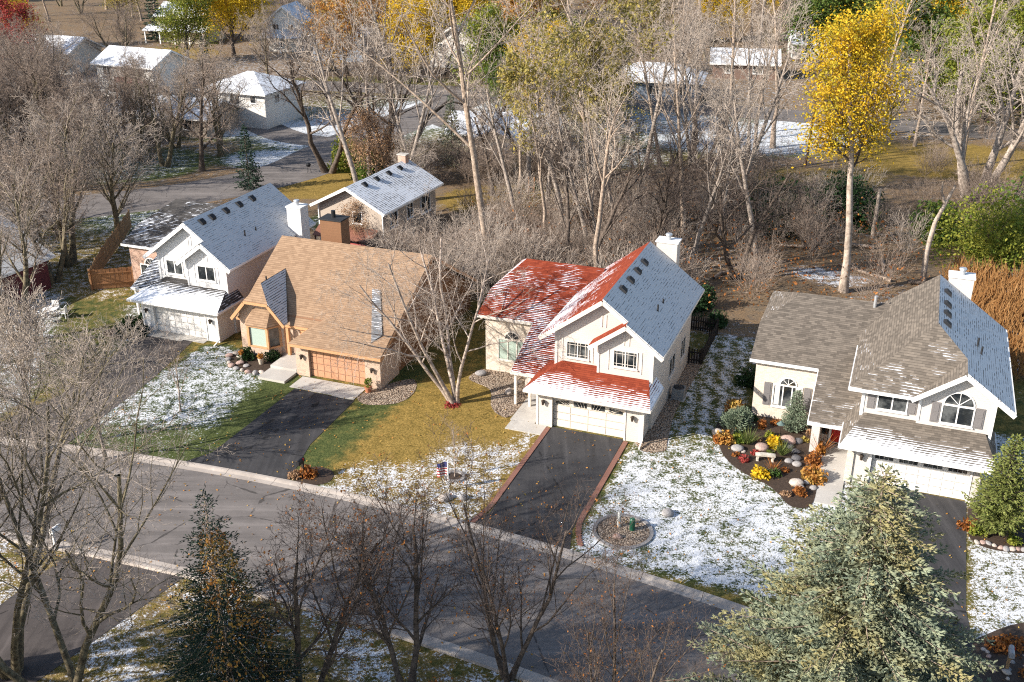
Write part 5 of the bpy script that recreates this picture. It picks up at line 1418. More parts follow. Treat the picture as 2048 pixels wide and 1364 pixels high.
for nm, mat, sd_, n, sz in (('yellow', 'yellow', 1, 20000, .15), ('gold', 'gold', 2, 30000, .14), ('orange', 'orange', 3, 9000, .2), ('green', 'green', 4, 14000, .22), ('yellowgreen', 'yellowgreen', 5, 12000, .2), ('red', 'red', 6, 10000, .2), ('olive', 'olive', 7, 8000, .18), ('tanleaf', 'tanleaf', 8, 7000, .18)):
    LEAFY[nm] = with_leaves(T_['leafy'][0], n, sz, mat, sd_, .55)
SPARSE = {'orange': with_leaves(T_['dense2'][0], 1500, .2, 'orange', 21, .2), 'olive': with_leaves(T_['tall2'][0], 3800, .24, 'olive', 22, .3), 'rust_street': with_leaves(T_['street1'][0], 480, .085, 'rust', 23, .12, low=.5), 'rust_street2': with_leaves(T_['street2'][0], 380, .085, 'rust', 24, .12)}

# ---------------------------------------------------------------- scattering helpers
BLOCK = [(*W(-19, 60)[:2], 11), (*W(-15, 60)[:2], 9), (*W(-22, 65)[:2], 6), (*W(-36, 61)[:2], 9), (*W(-47, 62)[:2], 9), (*W(-54, 66)[:2], 6), (*W(1, 60)[:2], 10), (*W(-4, 64)[:2], 7), (-11.9, 91, 7.5), (-55.2, 160, 8), (-34.6, 142, 8), (-.6, 125, 8), (21.5, 159, 8), (-41, 136, 6), (-63, 214, 8), (-41, 203, 7), (-9, 186, 6)]
PATHS = [[(-75, 92), (-45, 101), (-25, 115), (-17, 136), (-6, 162)], [(-120, 182), (-25, 166), (20, 152), (90, 122)]]
def blocked(x, y, road=5.5):
    for a, b, r_ in BLOCK:
        if (x - a) ** 2 + (y - b) ** 2 < r_ * r_: return True
    for pth in PATHS:
        for i in range(len(pth) - 1):
            if seg_dist(np.float64(x), np.float64(y), *pth[i], *pth[i + 1]) < road: return True
    return False
PLACED = []
def scatter(n, x0, x1, y0, y1, mind, fn, cond=None, tries=30):
    c = 0
    for _ in range(n * tries):
        if c >= n: break
        x, y = random.uniform(x0, x1), random.uniform(y0, y1)
        if blocked(x, y) or (cond and not cond(x, y)): continue
        if any((x - a) ** 2 + (y - b) ** 2 < mind * mind for a, b in PLACED): continue
        PLACED.append((x, y)); fn(x, y); c += 1

# ---- notable single trees
bare('tall1', 'bare_tree', -1.8, 82, 1.0, 1.12, 'tall forked grey tree rising straight behind the red house\'s wing')
bare('dark1', 'leaning_tree', -20.4, 115, 2.2, 1.15, 'dark leaning double-trunked tree on the back lawn', tilt=(0, -.35))
bare('dark1', 'bare_tree', -14.6, 116.5, .4, 1.2, 'dark forked tree standing beside the leaf-covered trunk')
e_ = bare('spread', 'bare_tree', 47.2, 104.5, .5, 1.25, 'huge pale tree with limbs fanning out from a low fork')
yt_ = bare_tree_mesh(40, 20.0, .30, trunk_m='bark_pale', twig_m='twig_dark', levels=3, n=(24, 8, 7), start=(.5, .15, .15), ang=(55, 45, 48), len=(.23, .5, .5), rmin=.012, split=0)
with_leaves(yt_, 19000, .14, 'gold', 41, .6, low=9.0).put('yellow_tree', 26.4, 78.4, 0, 1.0, 'tall golden-yellow tree with a long pale bare trunk behind the grey house', tilt=(0, -.09))
LEAFY['yellow'].put('yellow_tree', -50.5, 196, 1, 1.5, 'big round yellow tree beside the pale yellow house')
LEAFY['yellow'].put('yellow_tree', -14.3, 170, 3, 1.15, 'bright yellow street tree before the white gabled house')
LEAFY['orange'].put('orange_tree', -27, 176, 3, 1.1, 'loose orange tree behind the dark forked trunks'); LEAFY['orange'].put('orange_tree', 4, 172, 2, 1.45, 'large orange-topped tree right of the white gabled house')
LEAFY['yellowgreen'].put('green_tree', -1.0, 150, 1.4, 1.1, 'yellow-green tree beside the far street'); LEAFY['green'].put('green_tree', -1.2, 146, .3, .8, 'dense green tree beneath the yellow-green one')
LEAFY['red'].put('red_maple', -80, 172, 0, 1.0, 'red maple at the far left behind bare trees')
LEAFY['tanleaf'].put('tan_leaf_tree', -14.2, 108.5, 1, .66, 'tree stump wrapped in dry tan leaves behind the beige house')
LEAFY['tanleaf'].put('tan_leaf_tree', -12.6, 86.6, 1, .40, 'small tree with dry tan leaves against the beige house')
SPARSE['olive'].put('olive_tree', 4.9, 93, 1.2, .9, 'tall thin tree with sparse pale yellow leaves behind the wood edge'); SPARSE['olive'].put('olive_tree', 8.4, 104, 2.2, .95, 'broad tree with pale yellow leaves deeper in the wood')
for (x, y, s_) in ((58, 158, 1.5), (72, 150, 1.6), (64, 176, 1.5), (84, 168, 1.6), (76, 190, 1.6), (52, 182, 1.3), (92, 148, 1.5), (60, 134, 1.2), (70, 132, 1.3), (66, 144, 1.3), (80, 140, 1.4), (56, 146, 1.2)):
    leafy_any(('yellowgreen', 'yellowgreen', 'gold', 'green'), x, y, s_, s_ + .01, 'in the leafy mass beyond the huge pale tree')
# dead snags
def snag(label, x, y, pts_list, rads):
    e = empty('dead_trunk', (x, y, 0), 0, label, 'dead tree')
    for i, (pts, r_) in enumerate(zip(pts_list, rads)):
        v, f = tubes([(np.array(pts, float), np.linspace(r_[0], r_[1], len(pts)))], 9)
        link('trunk' if i == 0 else 'limb', new_mesh('trunk', v, f, K['bark_pale'], smooth=True), e)
snag('broken dead trunk with two short prongs beside the cattails', 33.7, 81, [[(0, 0, -.1), (-.1, 0, 2.5), (.2, 0, 5), (.8, 0, 6.6), (1.3, 0, 8.0)], [(.75, 0, 6.4), (.3, 0, 7.4), (.25, 0, 8.3)]], [(.26, .10), (.14, .06)])
snag('short orange-brown broken stump in the wood', 33.0, 92, [[(0, 0, -.1), (.02, 0, 2), (.05, 0, 4.6)]], [(.22, .14)])
# arched tree over the back lawn
v, f = join_tubes([([(np.array([(0, 0, 0), (1.2, 0, 3.0), (3.0, .2, 5.6), (5.2, .3, 7.2), (7.4, .4, 6.6), (8.6, .4, 5.2), (9.4, .3, 3.4)]), np.linspace(.3, .07, 7)), (np.array([(2.6, .2, 5.2), (3.2, -.3, 7.2), (3.4, -.5, 9)]), np.array([.14, .09, .03])), (np.array([(5.2, .3, 7.1), (5.6, .2, 4.5), (6.2, .1, 2.2)]), np.array([.08, .05, .02]))], 7)])
ar = empty('arched_tree', (-12.2, 117.5, 0), R(8), 'dark tree bent over in an arch beside the back-lawn spruce', 'tree'); link('trunk', new_mesh('trunk', v, f, K['bark_dark'], smooth=True), ar)

# ---- conifers
def conifer_mesh(seed, H, Rb, nwh, per, mat, tuft, width, droop=.25, dens=1.0, shape=1.0, low=.06, upturn=.35, stepm=.16, wild=.35, lift=.12, cross=2):
    rg = np.random.default_rng(seed)
    P_, D_, br = [], [], []
    for w in range(nwh):
        t = low + (1 - low) * (w / nwh) ** 0.92
        z = H * t; Lb = max(.12, Rb * (1 - t) ** shape * (1 if t > .12 else .86 + t))
        for k in range(per):
            if rg.random() < .06: continue
            az = 2 * math.pi * (k / per) + w * 1.1 + rg.normal(0, .22); L_ = Lb * rg.uniform(.72, 1.12)
            out = np.array([math.cos(az), math.sin(az), 0]); side = np.array([-math.sin(az), math.cos(az), 0])
            n = max(3, int(L_ / stepm)); s_ = np.linspace(0, 1, n)
            zz = z + L_ * (.12 * s_ - droop * s_ ** 1.4 + upturn * droop * np.clip(s_ - .6, 0, 1) * 2) + (1 - t) * 0
            pts = out[None] * (s_ * L_)[:, None] + np.array([0, 0, 1.0])[None] * zz[:, None] + side[None] * (rg.normal(0, .05) * s_ ** 2 * L_)[:, None]
            br.append((pts, np.linspace(.012 + .018 * L_ / 2, .006, n)))
            for i in range(n):
                if s_[i] < .18 and rg.random() < .6: continue
                ll = (.10 + .34 * L_ * (1 - s_[i]) * min(1, .35 + s_[i] * 1.6)) * rg.uniform(.7, 1.2)
                m = max(1, int(ll / (.13 / dens)))
                for sg_ in (-1, 1):
                    dv = out * .75 + side * sg_ * .85 + np.array([0, 0, -.15 + rg.normal(0, .12)]); dv /= np.linalg.norm(dv)
                    q = (np.arange(m) + rg.uniform(.2, .8, m))[:, None] / m * ll
                    pp = pts[i] + dv * q + rg.normal(0, .035, (m, 3)) + np.array([0, 0, -1.0]) * (q ** 2) * .12
                    P_.append(pp); dd = dv + out * .25 + rg.normal(0, wild, (m, 3)); dd[:, 2] += lift; D_.append(dd)
            P_.append(pts[-1:]); D_.append(out[None] + np.array([[0, 0, .3]]))
    m0 = 10; P_.append(np.stack([rg.normal(0, .05, m0), rg.normal(0, .05, m0), np.linspace(H * .95, H, m0)], 1)); D_.append(np.tile([0, 0, 1.0], (m0, 1)) + rg.normal(0, .5, (m0, 3)))
    P_, D_ = np.concatenate(P_), np.concatenate(D_)
    v, f = join_tubes([([(np.array([(0, 0, -.2), (.03, 0, H * .3), (0, .02, H * .65), (0, 0, H * .98)]), np.array([.028 * H * .55, .02 * H * .5, .012 * H * .5, .012]))], 8), (br, 3)])
    return new_mesh('trunk', v, f, K['bark_tan' if H > 8 else 'bark_dark']), needle_mesh('crown', P_, D_, tuft, width, K[mat], rg, cross), len(P_)
m1, m2, n_ = conifer_mesh(31, 13.2, 6.2, 26, 10, 'spruce', .18, .062, droop=.10, dens=2.8, shape=.72, low=.10, wild=.6, lift=.4, cross=3); big_spruce = Tree(m1, m2); print('spruce tufts', n_)
big_spruce.put('blue_spruce', 12.0, 29.2, 0, 1.0, 'large blue-green spruce in front of the grey house\'s driveway', cat='spruce').scale = (1.12, 1.12, 1.0)
m1, m2, n_ = conifer_mesh(32, 11.5, 4.1, 28, 8, 'spruce_dark', .16, .036, droop=.18, dens=2.2, shape=.9, wild=.55, lift=.3, cross=3); dark_spruce = Tree(m1, m2)
sp2 = dark_spruce.put('spruce_tree', -10.6, 31.0, 1, .98, 'dark spruce overgrown with orange vine leaves by the street', cat='spruce')
rg = np.random.default_rng(5); n = 2400
tt = rg.uniform(.12, .86, n); az = rg.uniform(-1.9, 2.6, n); rr_ = 3.5 * (1 - tt) * rg.uniform(.55, 1.0, n)
link('vine_leaves', leaf_mesh('vine_leaves', np.stack([rr_ * np.cos(az - .9), rr_ * np.sin(az - .9), tt * 11.2 - rr_ * .15], 1), .10, K['orange'], rg), sp2)
m1, m2, n_ = conifer_mesh(33, 8.0, 1.9, 22, 7, 'spruce', .30, .12, droop=.2, dens=.8); mid_spruce = Tree(m1, m2)
m1, m2, n_ = conifer_mesh(34, 8.0, 2.0, 20, 7, 'spruce_dark', .30, .13, droop=.2, dens=.8); mid_dark = Tree(m1, m2)
mid_spruce.put('blue_spruce', -6.8, 117.5, 0, 1.02, 'narrow blue spruce before the ranch house', cat='spruce')
mid_dark.put('spruce_tree', -49.5, 150.0, 0, .36, 'tiny dark spruce on the snowy lawn below the balcony house', cat='spruce'); mid_dark.put('spruce_tree', -46.5, 163, 1, 1.0, 'dark spruce behind the balcony house\'s right side', cat='spruce'); mid_dark.put('spruce_tree', -27.6, 108, 1, .85, 'thin dark spruce beside the leaning tree', cat='spruce')
mid_dark.put('spruce_tree', -70, 214, 1, 1.5, 'tall dark spruce left of the pale yellow house', cat='spruce'); mid_dark.put('spruce_tree', -14, 200, 1, 1.7, 'tall dark spruce behind the white gabled house', cat='spruce')
m1, m2, n_ = conifer_mesh(35, 6.6, 2.3, 26, 12, 'pine', .22, .08, droop=-.35, dens=1.6, shape=.85, low=.04, upturn=0); Tree(m1, m2).put('wide_pine', 24.6, 45.0, 0, .84, 'dense olive-green pine beside the grey house\'s driveway', cat='pine')
m1, m2, n_ = conifer_mesh(36, 2.6, .85, 20, 12, 'greyfir', .10, .05, droop=-.25, dens=2.2, shape=.75, low=.03, upturn=0, stepm=.09); Tree(m1, m2).put('dwarf_spruce', *W(-4.15, 58.0)[:2], 0, 1.0, 'small cone-shaped grey-green spruce under the arched window', cat='spruce')

# ---- bushes
def bush_mesh(seed, r, h, n, size, mat, needle=False, lumps=9):
    rg = np.random.default_rng(seed)
    C = rg.normal(0, 1, (lumps, 3)); C /= np.linalg.norm(C, axis=1)[:, None]; C *= rg.uniform(.2, .62, (lumps, 1)); C[:, 2] = np.abs(C[:, 2])
    idx = rg.integers(0, lumps, n); q = rg.normal(0, 1, (n, 3)); q /= np.linalg.norm(q, axis=1)[:, None]
    p = C[idx] + q * rg.uniform(.28, .46, (n, 1)); p[:, 2] = np.maximum(p[:, 2], 0)
    p *= np.array([r, r, h]); keep = p[:, 2] >= 0
    if needle: return needle_mesh('foliage', p[keep] , (q * np.array([1, 1, .8]) + np.array([0, 0, .5]))[keep], size * 1.6, size * .7, K[mat], rg)
    return leaf_mesh('foliage', p, size, K[mat], rg)
def stems_mesh(seed, r, h, n=9):
    rg = np.random.default_rng(seed); br = []
    for i in range(n):
        a = rg.uniform(0, 6.28); q = rg.uniform(.2, .7) * r
        br.append((np.array([(0, 0, 0), (math.cos(a) * q * .4, math.sin(a) * q * .4, h * .4), (math.cos(a) * q, math.sin(a) * q, h * .75)]), np.array([.03, .02, .01])))
    v, f = tubes(br, 4); return new_mesh('stems', v, f, K['bark_dark'])
def bush(name, label, x, y, r, h, n, size, mat, seed=None, needle=False, group=None, lumps=9, cat='shrub'):
    sd_ = seed or random.randint(1, 10 ** 6)
    e = empty(name, (x, y, 0), rnd(), label, cat, group)
    link('stems', stems_mesh(sd_, r, h), e); link('foliage', bush_mesh(sd_, r, h, n, size, mat, needle, lumps), e); return e
def ubush(name, label, u, v, *a, **kw): p = W(u, v); return bush(name, label, p.x, p.y, *a, **kw)
ubush('round_pine_bush', 'big round blue-green dwarf pine at the corner of the grey house', -7.45, 57.2, 1.35, 1.5, 2600, .10, 'greyfir', needle=True, lumps=16)
ubush('hydrangea_bush', 'orange and yellow bush behind the round pine', -7.9, 58.6, .9, 1.5, 420, .2, 'orange')
ubush('hydrangea_bush', 'rust and orange bush before the round pine', -7.7, 55.2, .8, .8, 420, .17, 'orange'); ubush('hydrangea_bush', 'rust brown bush at the bed\'s outer corner', -8.1, 54.9, .5, .55, 260, .15, 'rust'); ubush('hydrangea_bush', 'yellow-green low bush beside the grass tuft', -6.9, 55.4, .55, .6, 300, .16, 'yellowgreen')
ubush('hydrangea_bush', 'yellow hosta bush in the middle of the flower bed', -4.95, 55.4, .6, .85, 330, .2, 'yellow'); ubush('spirea_bush', 'golden bush in front of the stone bench', -5.15, 52.0, .7, .75, 480, .15, 'yellow'); ubush('spirea_bush', 'dark green bush beside the golden bush', -4.5, 52.2, .5, .55, 320, .12, 'green')
for i, (a, b, m_, s_) in enumerate(((-7.2, 56.2, 'darkgreen', .4), (-6.6, 58.3, 'darkgreen', .6), (-5.2, 58.3, 'rust', .5), (-6.9, 53.7, 'rust', .3), (-5.0, 54.6, 'green', .3), (-4.0, 52.9, 'rust', .35), (-3.3, 56.9, 'olive', .4), (-3.1, 57.8, 'tanleaf', .5), (-5.9, 55.9, 'tanleaf', .35), (-3.6, 50.4, 'tanleaf', .35))):
    ubush('garden_perennial', ('dark green perennial clump between the round pine and the wall', 'dark green shrub against the brick under the arched window', 'rust perennial beside the cone-shaped spruce', 'tiny rust plant at the lawn edge by the red barberry', 'low green clump left of the ornamental grass', 'low rust plant beside the purple cordyline', 'pale olive clump behind the planter', 'dry tan clump against the entry wall', 'dry tan clump behind the pink boulder', 'dry tan clump at the bed tip')[i], a, b, s_, s_ * .9, 200, .11, m_)
ubush('barberry_bush', 'red barberry near the white-grey boulder', -6.3, 53.3, .45, .42, 260, .12, 'red'); ubush('barberry_bush', 'small pinkish red barberry behind the bench', -5.75, 54.2, .4, .4, 200, .12, 'red'); ubush('barberry_bush', 'dark red barberry at the bed\'s front tip', -2.9, 50.8, .55, .45, 340, .12, 'rust')
ubush('burning_bush', 'orange-red bush beside the entry path', -2.5, 52.6, .85, 1.05, 620, .16, 'orange'); ubush('burning_bush', 'rust-red bush below the planter by the entry', -2.7, 54.3, .75, .9, 520, .14, 'rust'); ubush('flower_planter', 'mixed orange and green planter beside the red door', -2.35, 55.6, .45, 1.1, 360, .14, 'orange'); ubush('hydrangea_bush', 'small orange-leaved shrub below the arched window', -6.0, 57.6, .4, .8, 160, .16, 'rust'); ubush('hydrangea_bush', 'lime green perennial beside the mushroom lamp', -5.4, 56.6, .35, .6, 140, .16, 'yellowgreen')
def tuft(label, u, v, h, n, mat, seed):
    rg = np.random.default_rng(seed); a = rg.uniform(0, 6.28, n); l = rg.uniform(.3, 1, n)
    d = np.stack([np.cos(a) * l, np.sin(a) * l, np.full(n, 1.0)], 1)
    e = empty('grass_tuft', W(u, v), 0, label, 'grass plant'); link('blades', needle_mesh('blades', rg.normal(0, .05, (n, 3)) * [1, 1, 0], d, h, .03, K[mat], rg, 1), e)
tuft('green ornamental grass tuft by the white-grey boulder', -6.4, 55.2, 1.0, 160, 'grassblade', 1); tuft('green ornamental grass tuft beside the dark stones', -4.4, 54.6, .9, 140, 'grassblade', 2); tuft('purple spiky cordyline by the golden bush', -4.6, 52.7, .8, 40, 'rust', 3); tuft('purple spiky cordyline in the planter by the red door', -2.35, 55.7, 1.6, 40, 'rust', 4)
ubush('yew_bush', 'spreading dark yew in front of the bay window', -40.5, 55.0, .85, .75, 1100, .10, 'darkgreen', needle=True); ubush('yew_bush', 'spreading dark yew right of the bay window', -38.9, 55.3, .85, .8, 1100, .10, 'darkgreen', needle=True)
ubush('juniper_bush', 'bright green juniper beside the white garage', -51.6, 56.4, 1.0, 1.0, 1500, .12, 'juniper', needle=True); ubush('juniper_bush', 'bright green juniper behind the dark round one', -50.9, 56.9, .9, 1.0, 1300, .12, 'juniper', needle=True); ubush('juniper_bush', 'dark blue-green round juniper by the apron', -50.2, 55.6, .75, .8, 1200, .11, 'spruce_dark', needle=True); ubush('juniper_bush', 'dark blue-green juniper at the driveway edge', -51.2, 55.2, .8, .75, 1200, .11, 'spruce_dark', needle=True)
ubush('mailbox_bush', 'russet bush round the black mailbox', -28.6, 43.1, .75, .75, 560, .12, 'rust'); ubush('mailbox_bush', 'pink-brown low bush at the driveway corner', -29.2, 42.6, .65, .45, 420, .10, 'tanleaf')
ubush('low_shrub', 'rust-coloured low shrub under the wide pine', 5.5, 50.6, .7, .5, 420, .13, 'rust'); ubush('low_shrub', 'green low shrub under the wide pine', 6.0, 50.3, .6, .55, 380, .13, 'yellowgreen'); ubush('low_shrub', 'yellow low shrub right of the wide pine', 7.6, 50.0, .55, .5, 380, .13, 'yellowgreen'); ubush('low_shrub', 'russet ground shrub by the grey mailbox', 8.2, 39.9, 1.0, .5, 600, .12, 'rust'); ubush('low_shrub', 'dark red ground shrub behind the grey mailbox', 7.0, 41.6, 1.1, .45, 620, .12, 'rust')
tc = plain('terracotta', (.42, .16, .08), .15); pc = plain('pale_planter', (.5, .42, .33), .1)
pot(-30.35, 53.3, .24, .34, 'green plant in a terracotta pot right of the tan garage door', tc, K['yellowgreen'], .65, 3, 200)
pot(-40.75, 54.5, .16, .38, 'orange chrysanthemum in a tall pale pot by the left yew', pc, K['orange'], .4, 4, 140); pot(-39.15, 54.4, .18, .40, 'orange chrysanthemum in a pale pot by the right yew', pc, K['orange'], .42, 5, 150)
for (lab, x, y, r_, h_, n, mat, sz) in (('large yellow-green bush mass beyond the cattails', 41.5, 86.5, 6.2, 6.6, 8200, 'yellowgreen', .2), ('dark green bush beside the yellow-green mass', 46.5, 91, 5.5, 6.4, 5200, 'green', .22), ('green bush behind the broken trunk', 38.5, 92, 3.2, 4.2, 2600, 'green', .24),
    ('dark green thicket bush left of the golden tree\'s pale trunk', 25.2, 95, 5.0, 5.6, 5200, 'darkgreen', .22), ('dark green thicket bush right of the golden tree\'s pale trunk', 31.8, 97, 4.6, 6.0, 5200, 'darkgreen', .22), ('green bush behind the dark thicket bushes', 29.5, 100, 2.8, 3.6, 2400, 'green', .24),
    ('green and yellow bush on the back lawn by the leaning tree', -18.2, 117, 3.2, 4.0, 3000, 'yellowgreen', .24), ('dense green bush behind the beige house', -15.2, 112, 2.5, 3.8, 2600, 'green', .22),
    ('bright yellow-green shrub beside the red house\'s wing', -1.2, 73.5, 1.3, 2.6, 900, 'yellowgreen', .16), ('green shrub behind the red roof', 2.8, 76, 1.8, 2.0, 900, 'green', .16), ('green shrub behind the red house\'s chimney', 14.3, 74.6, 1.7, 2.4, 1200, 'darkgreen', .18), ('dark evergreen shrub at the corner of the grey house\'s wing', *W(-7.7, 63.2)[:2], 1.0, 1.9, 1100, 'darkgreen', .14), ('low green shrub beside the picket fence', 15.2, 71.5, 1.3, 1.6, 900, 'darkgreen', .16)):
    bush('green_bush', lab, x, y, r_, h_, n, sz, mat, lumps=14)

# ---- front trees
bare('birch', 'birch_clump', *W(-24.6, 54.0)[:2], 0, 1.0, 'multi-stemmed pale birch on the golden lawn', cat='tree')
ubush('low_shrub', 'red leaves heaped round the birch foot', -24.7, 53.7, .8, .16, 420, .10, 'red')
bare('sapling', 'young_tree', *W(-40.0, 46.8)[:2], 0, .95, 'thin pinkish young tree on the snowy lawn')
bare('sapling', 'young_tree', *W(-20.95, 45.75)[:2], 1, .62, 'bare sapling standing in the small stone ring')
bare('pinktree', 'street_tree', -27.4, 53.2, .5, 1.25, 'pale-twigged upright tree beside the white house\'s driveway'); bare('pinktree', 'street_tree', -23.2, 52.2, 2.5, .95, 'smaller pale-twigged tree at the kerb by the white house\'s driveway')
bare('dense2', 'bare_tree', -34.8, 68.2, .5, 1.05, 'bare tree beside the maroon house and patio chairs'); bare('dense1', 'bare_tree', -37.5, 63.5, 2.2, .95, 'bushy bare tree at the left edge before the maroon house')
bare('big_left', 'bare_tree', -17.2, 32.0, 2.6, 1.0, 'tall mossy bare tree across the street leaning over the road', tilt=(-.05, .16)); bare('big_left', 'bare_tree', -20.8, 34.5, .4, 1.02, 'thick mossy bare tree beside the white mailbox', tilt=(0, .02)); bare('big_left', 'bare_tree', -22.6, 31.6, 4.2, .95, 'twiggy bare tree at the bottom left corner', tilt=(0, .05))
SPARSE['rust_street'].put('street_tree', -4.3, 33.6, .5, .9, 'multi-stemmed bare tree with a few rust leaves by the near kerb'); SPARSE['rust_street2'].put('street_tree', -.2, 34.2, 2.0, .86, 'slender bare tree with rust leaves right of the first street tree'); SPARSE['rust_street'].put('street_tree', -8.2, 32.6, 3.3, .95, 'bare tree leaning left beside the vine-covered spruce', tilt=(0, -.16))
SPARSE['rust_street2'].put('street_tree', 3.8, 30.6, 1.1, .7, 'low spreading bare tree with rust leaves near the shaded road')
for i, (x, y, r_, h_) in enumerate(((-6.2, 31.3, 2.1, 2.4), (-2.6, 31.6, 2.2, 2.2), (1.2, 31.2, 2.0, 2.0), (-9.6, 30.4, 1.8, 2.8))):
    bush('leafy_shrub', 'rust-leaved shrub at the foot of the near street trees', x, y, r_, h_, 900, .12, 'rust', group='rust-leaved shrubs below the street trees')
# trees that stand beyond the frame's lower left and shade the road
bare('tall1', 'bare_tree', -27, 26, 1, .85, 'tall bare tree across the street whose trunk shadow crosses the road'); bare('tall2', 'bare_tree', -31.5, 29, 2, .85, 'pale tall bare tree beyond the near driveway shading the kerb'); bare('dark1', 'bare_tree', -29, 32.5, 3, 1.1, 'dark forked bare tree beyond the near driveway, shading the road')
dark_spruce.put('spruce_tree', -24.5, 22.8, 0, 1.75, 'very tall dark spruce whose shadow lies across the near road', None, 'spruce'); dark_spruce.put('spruce_tree', -20.0, 23.5, 2, 1.6, 'second tall dark spruce beside the very tall one, shading the road', None, 'spruce')

# ---- woods
def wood(x, y): bare_any(('tall1', 'tall2', 'tall3', 'tall2', 'dark1', 'dense3'), x, y, .62, .95, 'in the wood behind the houses', .07)
for x, y in ((2.9, 88.5), (5.0, 81), (6.5, 76.8), (9.4, 91.3), (14.1, 92.8), (15.3, 89), (19.2, 92.8), (12.3, 85.9), (18.5, 81.5), (.5, 95), (7.6, 84)): PLACED.append((x, y)); wood(x, y)
scatter(20, 0, 26, 78, 118, 3.4, wood, lambda x, y: x / y < .262)
scatter(9, 18, 52, 96, 150, 5, wood, lambda x, y: not (.255 < x / y < .40) or y > 126)
def wood_l(x, y): bare_any(('dense1', 'dense2', 'dense3'), x, y, .85, 1.2, 'in the wood behind the cedar fence')
scatter(30, -72, -34, 80, 128, 3.6, wood_l, lambda x, y: UV(x, y)[0] < -57.5 and not (-.40 < x / y < -.295 and y > 98) and not (x > -41 and y > 96 and y < 112) )
scatter(24, -95, -48, 118, 162, 4.2, wood_l, lambda x, y: not (-60 < x < -44 and 145 < y) and not (-.415 < x / y < -.29))
scatter(7, -48, -24, 108, 134, 4.5, wood_l, lambda x, y: (x < -30 or y < 112) and not (-.285 < x / y < -.21))
def wood_m(x, y): bare_any(('tall2', 'dense2', 'dark1', 'dense3'), x, y, .6, 1.0, 'among the back gardens', .02)
scatter(8, -16, 6, 98, 120, 4, wood_m, lambda x, y: abs(x + 6.8) > 3); scatter(9, -40, 20, 150, 178, 6, wood_m); scatter(5, -26, -4, 118, 140, 6, wood_m, lambda x, y: x < -14)
def wood_f(x, y): bare_any(('tall1', 'tall2', 'dense1', 'dense2', 'dense3', 'tall3'), x, y, .7, 1.1, 'in the far woods', .02)
scatter(50, -150, 60, 176, 300, 6.5, wood_f, lambda x, y: abs(x) < y * .56 and not (-.31 < x / y < -.2 and y < 200))
scatter(14, 20, 120, 128, 215, 6, wood_f, lambda x, y: abs(x) < y * .56 and (x / y < .36 or y > 185))
def wood_a(x, y): leafy_any(('orange', 'yellowgreen', 'tanleaf', 'gold', 'olive', 'green'), x, y, .8, 1.3, 'in the far woods')
scatter(44, -140, 130, 186, 300, 7, wood_a, lambda x, y: abs(x) < y * .56)
scatter(8, -1, 15, 98, 170, 6, lambda x, y: leafy_any(('olive', 'gold', 'yellowgreen', 'olive'), x, y, .7, 1.05, 'between the wood and the far street'))

# ---- fallen trunks
for i in range(9):
    x, y = random.uniform(12, 33), random.uniform(77, 92)
    L_ = random.uniform(2.5, 6); a = rnd()
    v, f = tubes([(np.array([(0, 0, .16), (L_ * .5, .15, .22), (L_, -.1, .14)]), np.array([.16, .13, .07]))], 7)
    lg = empty('fallen_log', (x, y, 0), a, 'fallen trunk lying in the leaf litter behind the houses', 'log', 'fallen trunks in the leaf litter'); link('trunk', new_mesh('trunk', v, f, K['bark_dark' if i % 2 else 'bark_tan'], smooth=True), lg)
    v, f = tubes([(np.array([(L_ * .55, .1, .2), (L_ * .7, .5, .7), (L_ * .8, .8, 1.3)]), np.array([.06, .04, .02])), (np.array([(L_ * .8, 0, .18), (L_ * .95, -.5, .5), (L_ * 1.1, -.9, .9)]), np.array([.05, .03, .015]))], 4)
    link('limb', new_mesh('limb', v, f, K['bark_dark' if i % 2 else 'bark_tan']), lg)
# ---- undergrowth: one tangled mass nobody could count
def replicate(mesh, pts, smin, smax, name, mat):
    n = len(mesh.vertices); co = np.empty(n * 3, np.float32); mesh.vertices.foreach_get('co', co); co = co.reshape(-1, 3)
    nf = len(mesh.polygons); ix = np.empty(nf * 4, np.int32); mesh.loops.foreach_get('vertex_index', ix); ix = ix.reshape(-1, 4)
    V, F = [], []
    for i, (x, y) in enumerate(pts):
        a = random.uniform(0, 6.28); s_ = random.uniform(smin, smax); c, s2 = math.cos(a), math.sin(a)
        q = co * s_; V.append(np.stack([q[:, 0] * c - q[:, 1] * s2 + x, q[:, 0] * s2 + q[:, 1] * c + y, q[:, 2] * random.uniform(.8, 1.3)], 1)); F.append(ix + i * n)
    return link(name, new_mesh(name, np.concatenate(V), np.concatenate(F), mat))
sm = T_['shrub'][0]
def spots(n, x0, x1, y0, y1, cond=None):
    out = []
    while len(out) < n:
        x, y = random.uniform(x0, x1), random.uniform(y0, y1)
        n -= 0.02
        if blocked(x, y, 4.5) or (cond and not cond(x, y)): continue
        out.append((x, y))
    return out
lawn_ok = lambda x, y: not (-6 < x < 6 and 100 < y < 109) and UV(x, y)[1] > 71.5
clear_ok = lambda x, y: lawn_ok(x, y) and not (14.5 < x < 36 and 74 < y < 91 and random.random() < .85)
pts = spots(150, -4, 30, 74, 104, clear_ok) + spots(70, -12, 2, 73, 84, lawn_ok) + spots(80, 20, 60, 88, 125, lambda x, y: not (28 < x < 44 and 103 < y)) + spots(110, -72, -40, 80, 130, lambda x, y: UV(x, y)[0] < -64) + spots(60, -14, 8, 109, 122)
tag(replicate(sm[1], pts, .7, 1.5, 'undergrowth', K['twig_red']), 'tangle of bare brush filling the wood behind the houses', 'undergrowth', kind='stuff')
pts2 = spots(80, -4, 34, 74, 104, clear_ok) + spots(40, -9, 0, 72, 80, lawn_ok)
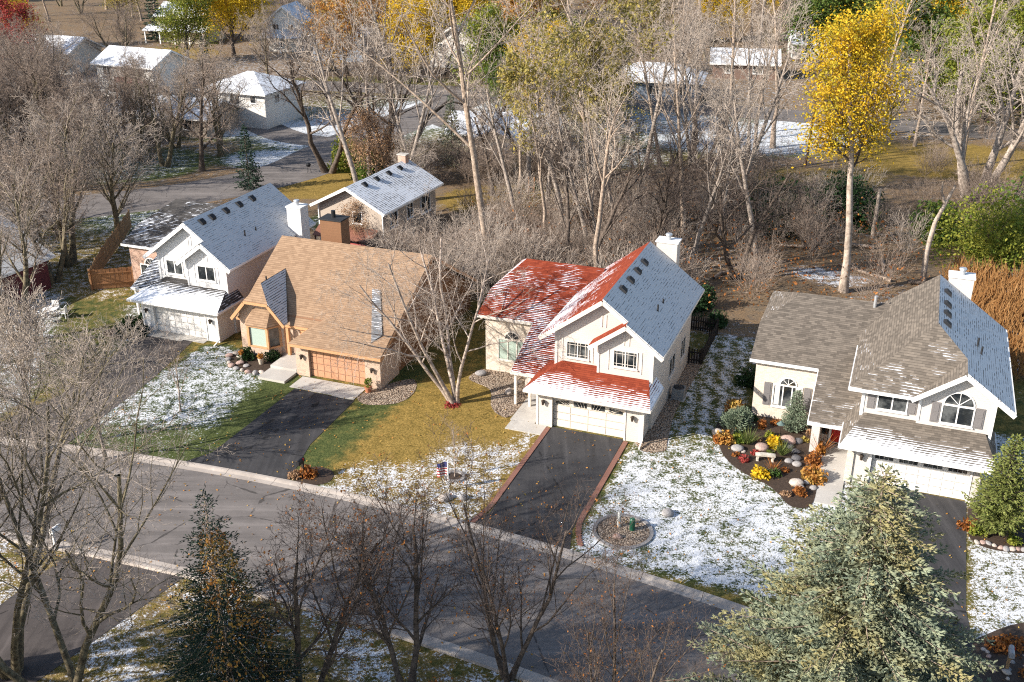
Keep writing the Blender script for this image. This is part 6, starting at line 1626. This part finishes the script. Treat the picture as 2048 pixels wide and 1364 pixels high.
tag(replicate(sm[1], pts2, .8, 1.7, 'undergrowth', K['twig_pale']), 'pale dead stalks standing through the wood', 'undergrowth', kind='stuff')
rg = np.random.default_rng(9)
lp = np.array(spots(4200, -4, 34, 73, 106, lawn_ok)); c = np.concatenate([lp, rg.uniform(.05, 2.2, (len(lp), 1)) ** 1.5], 1)
tag(link('dry_leaves', leaf_mesh('dry_leaves', c, .16, K['rust'], rg)), 'dry rust leaves caught in the brush', 'leaves', kind='stuff')
# cattails
n = 11000; cx = rg.uniform(27, 58, n); cy = rg.uniform(62, 84, n)
cu_, cv_ = cx * CA - cy * SA, cx * SA + cy * CA
ok = (cu_ > 6.2 - .1 * (cv_ - 68) + .6 * np.sin(cv_)) & (cv_ > 69.5 - .35 * (cu_ - 6)) & (cv_ < 90) ; cx, cy = cx[ok], cy[ok]
d = rg.normal(0, .34, (len(cx), 3)); d[:, 2] = 1; d[:, 0] += .3 * np.sin(cx * .9 + cy * .7); d[:, 1] += .3 * np.sin(cy * 1.1)
tag(link('cattail_reeds', needle_mesh('cattail_reeds', np.stack([cx, cy, np.zeros(len(cx))], 1), d, 1.9, .10, K['cattail'], rg, 2)), 'thick stand of dry orange cattail reeds behind the grey house', 'reeds', kind='stuff')
# fallen leaves on lawns, driveways and road
n = 5200; lu, lv = rg.uniform(-46, 8, n), rg.uniform(30, 57, n); L_ = np.stack([lu * CA + lv * SA, -lu * SA + lv * CA, np.full(n, .045)], 1)
okl = np.ones(n, bool)
for (a, b, c2, d2) in ((-18.9, -12.2, 53, 70), (-36.1, -29.7, 53.8, 70), (-.9, 6, 53, 70), (-51, -44, 57, 70), (-41.4, -36, 56, 70)): okl &= ~((lu > a) & (lu < b) & (lv > c2) & (lv < d2))
okl &= rg.random(n) < np.where(lv < 33, 1.0, np.where((lu > -36) & (lu < -12), .5, .3))
tag(link('fallen_leaves', leaf_mesh('fallen_leaves', L_[okl], .085, K['orange'], rg, flat=.9)), 'small orange leaves strewn over lawns, driveways and road', 'leaves', kind='stuff')
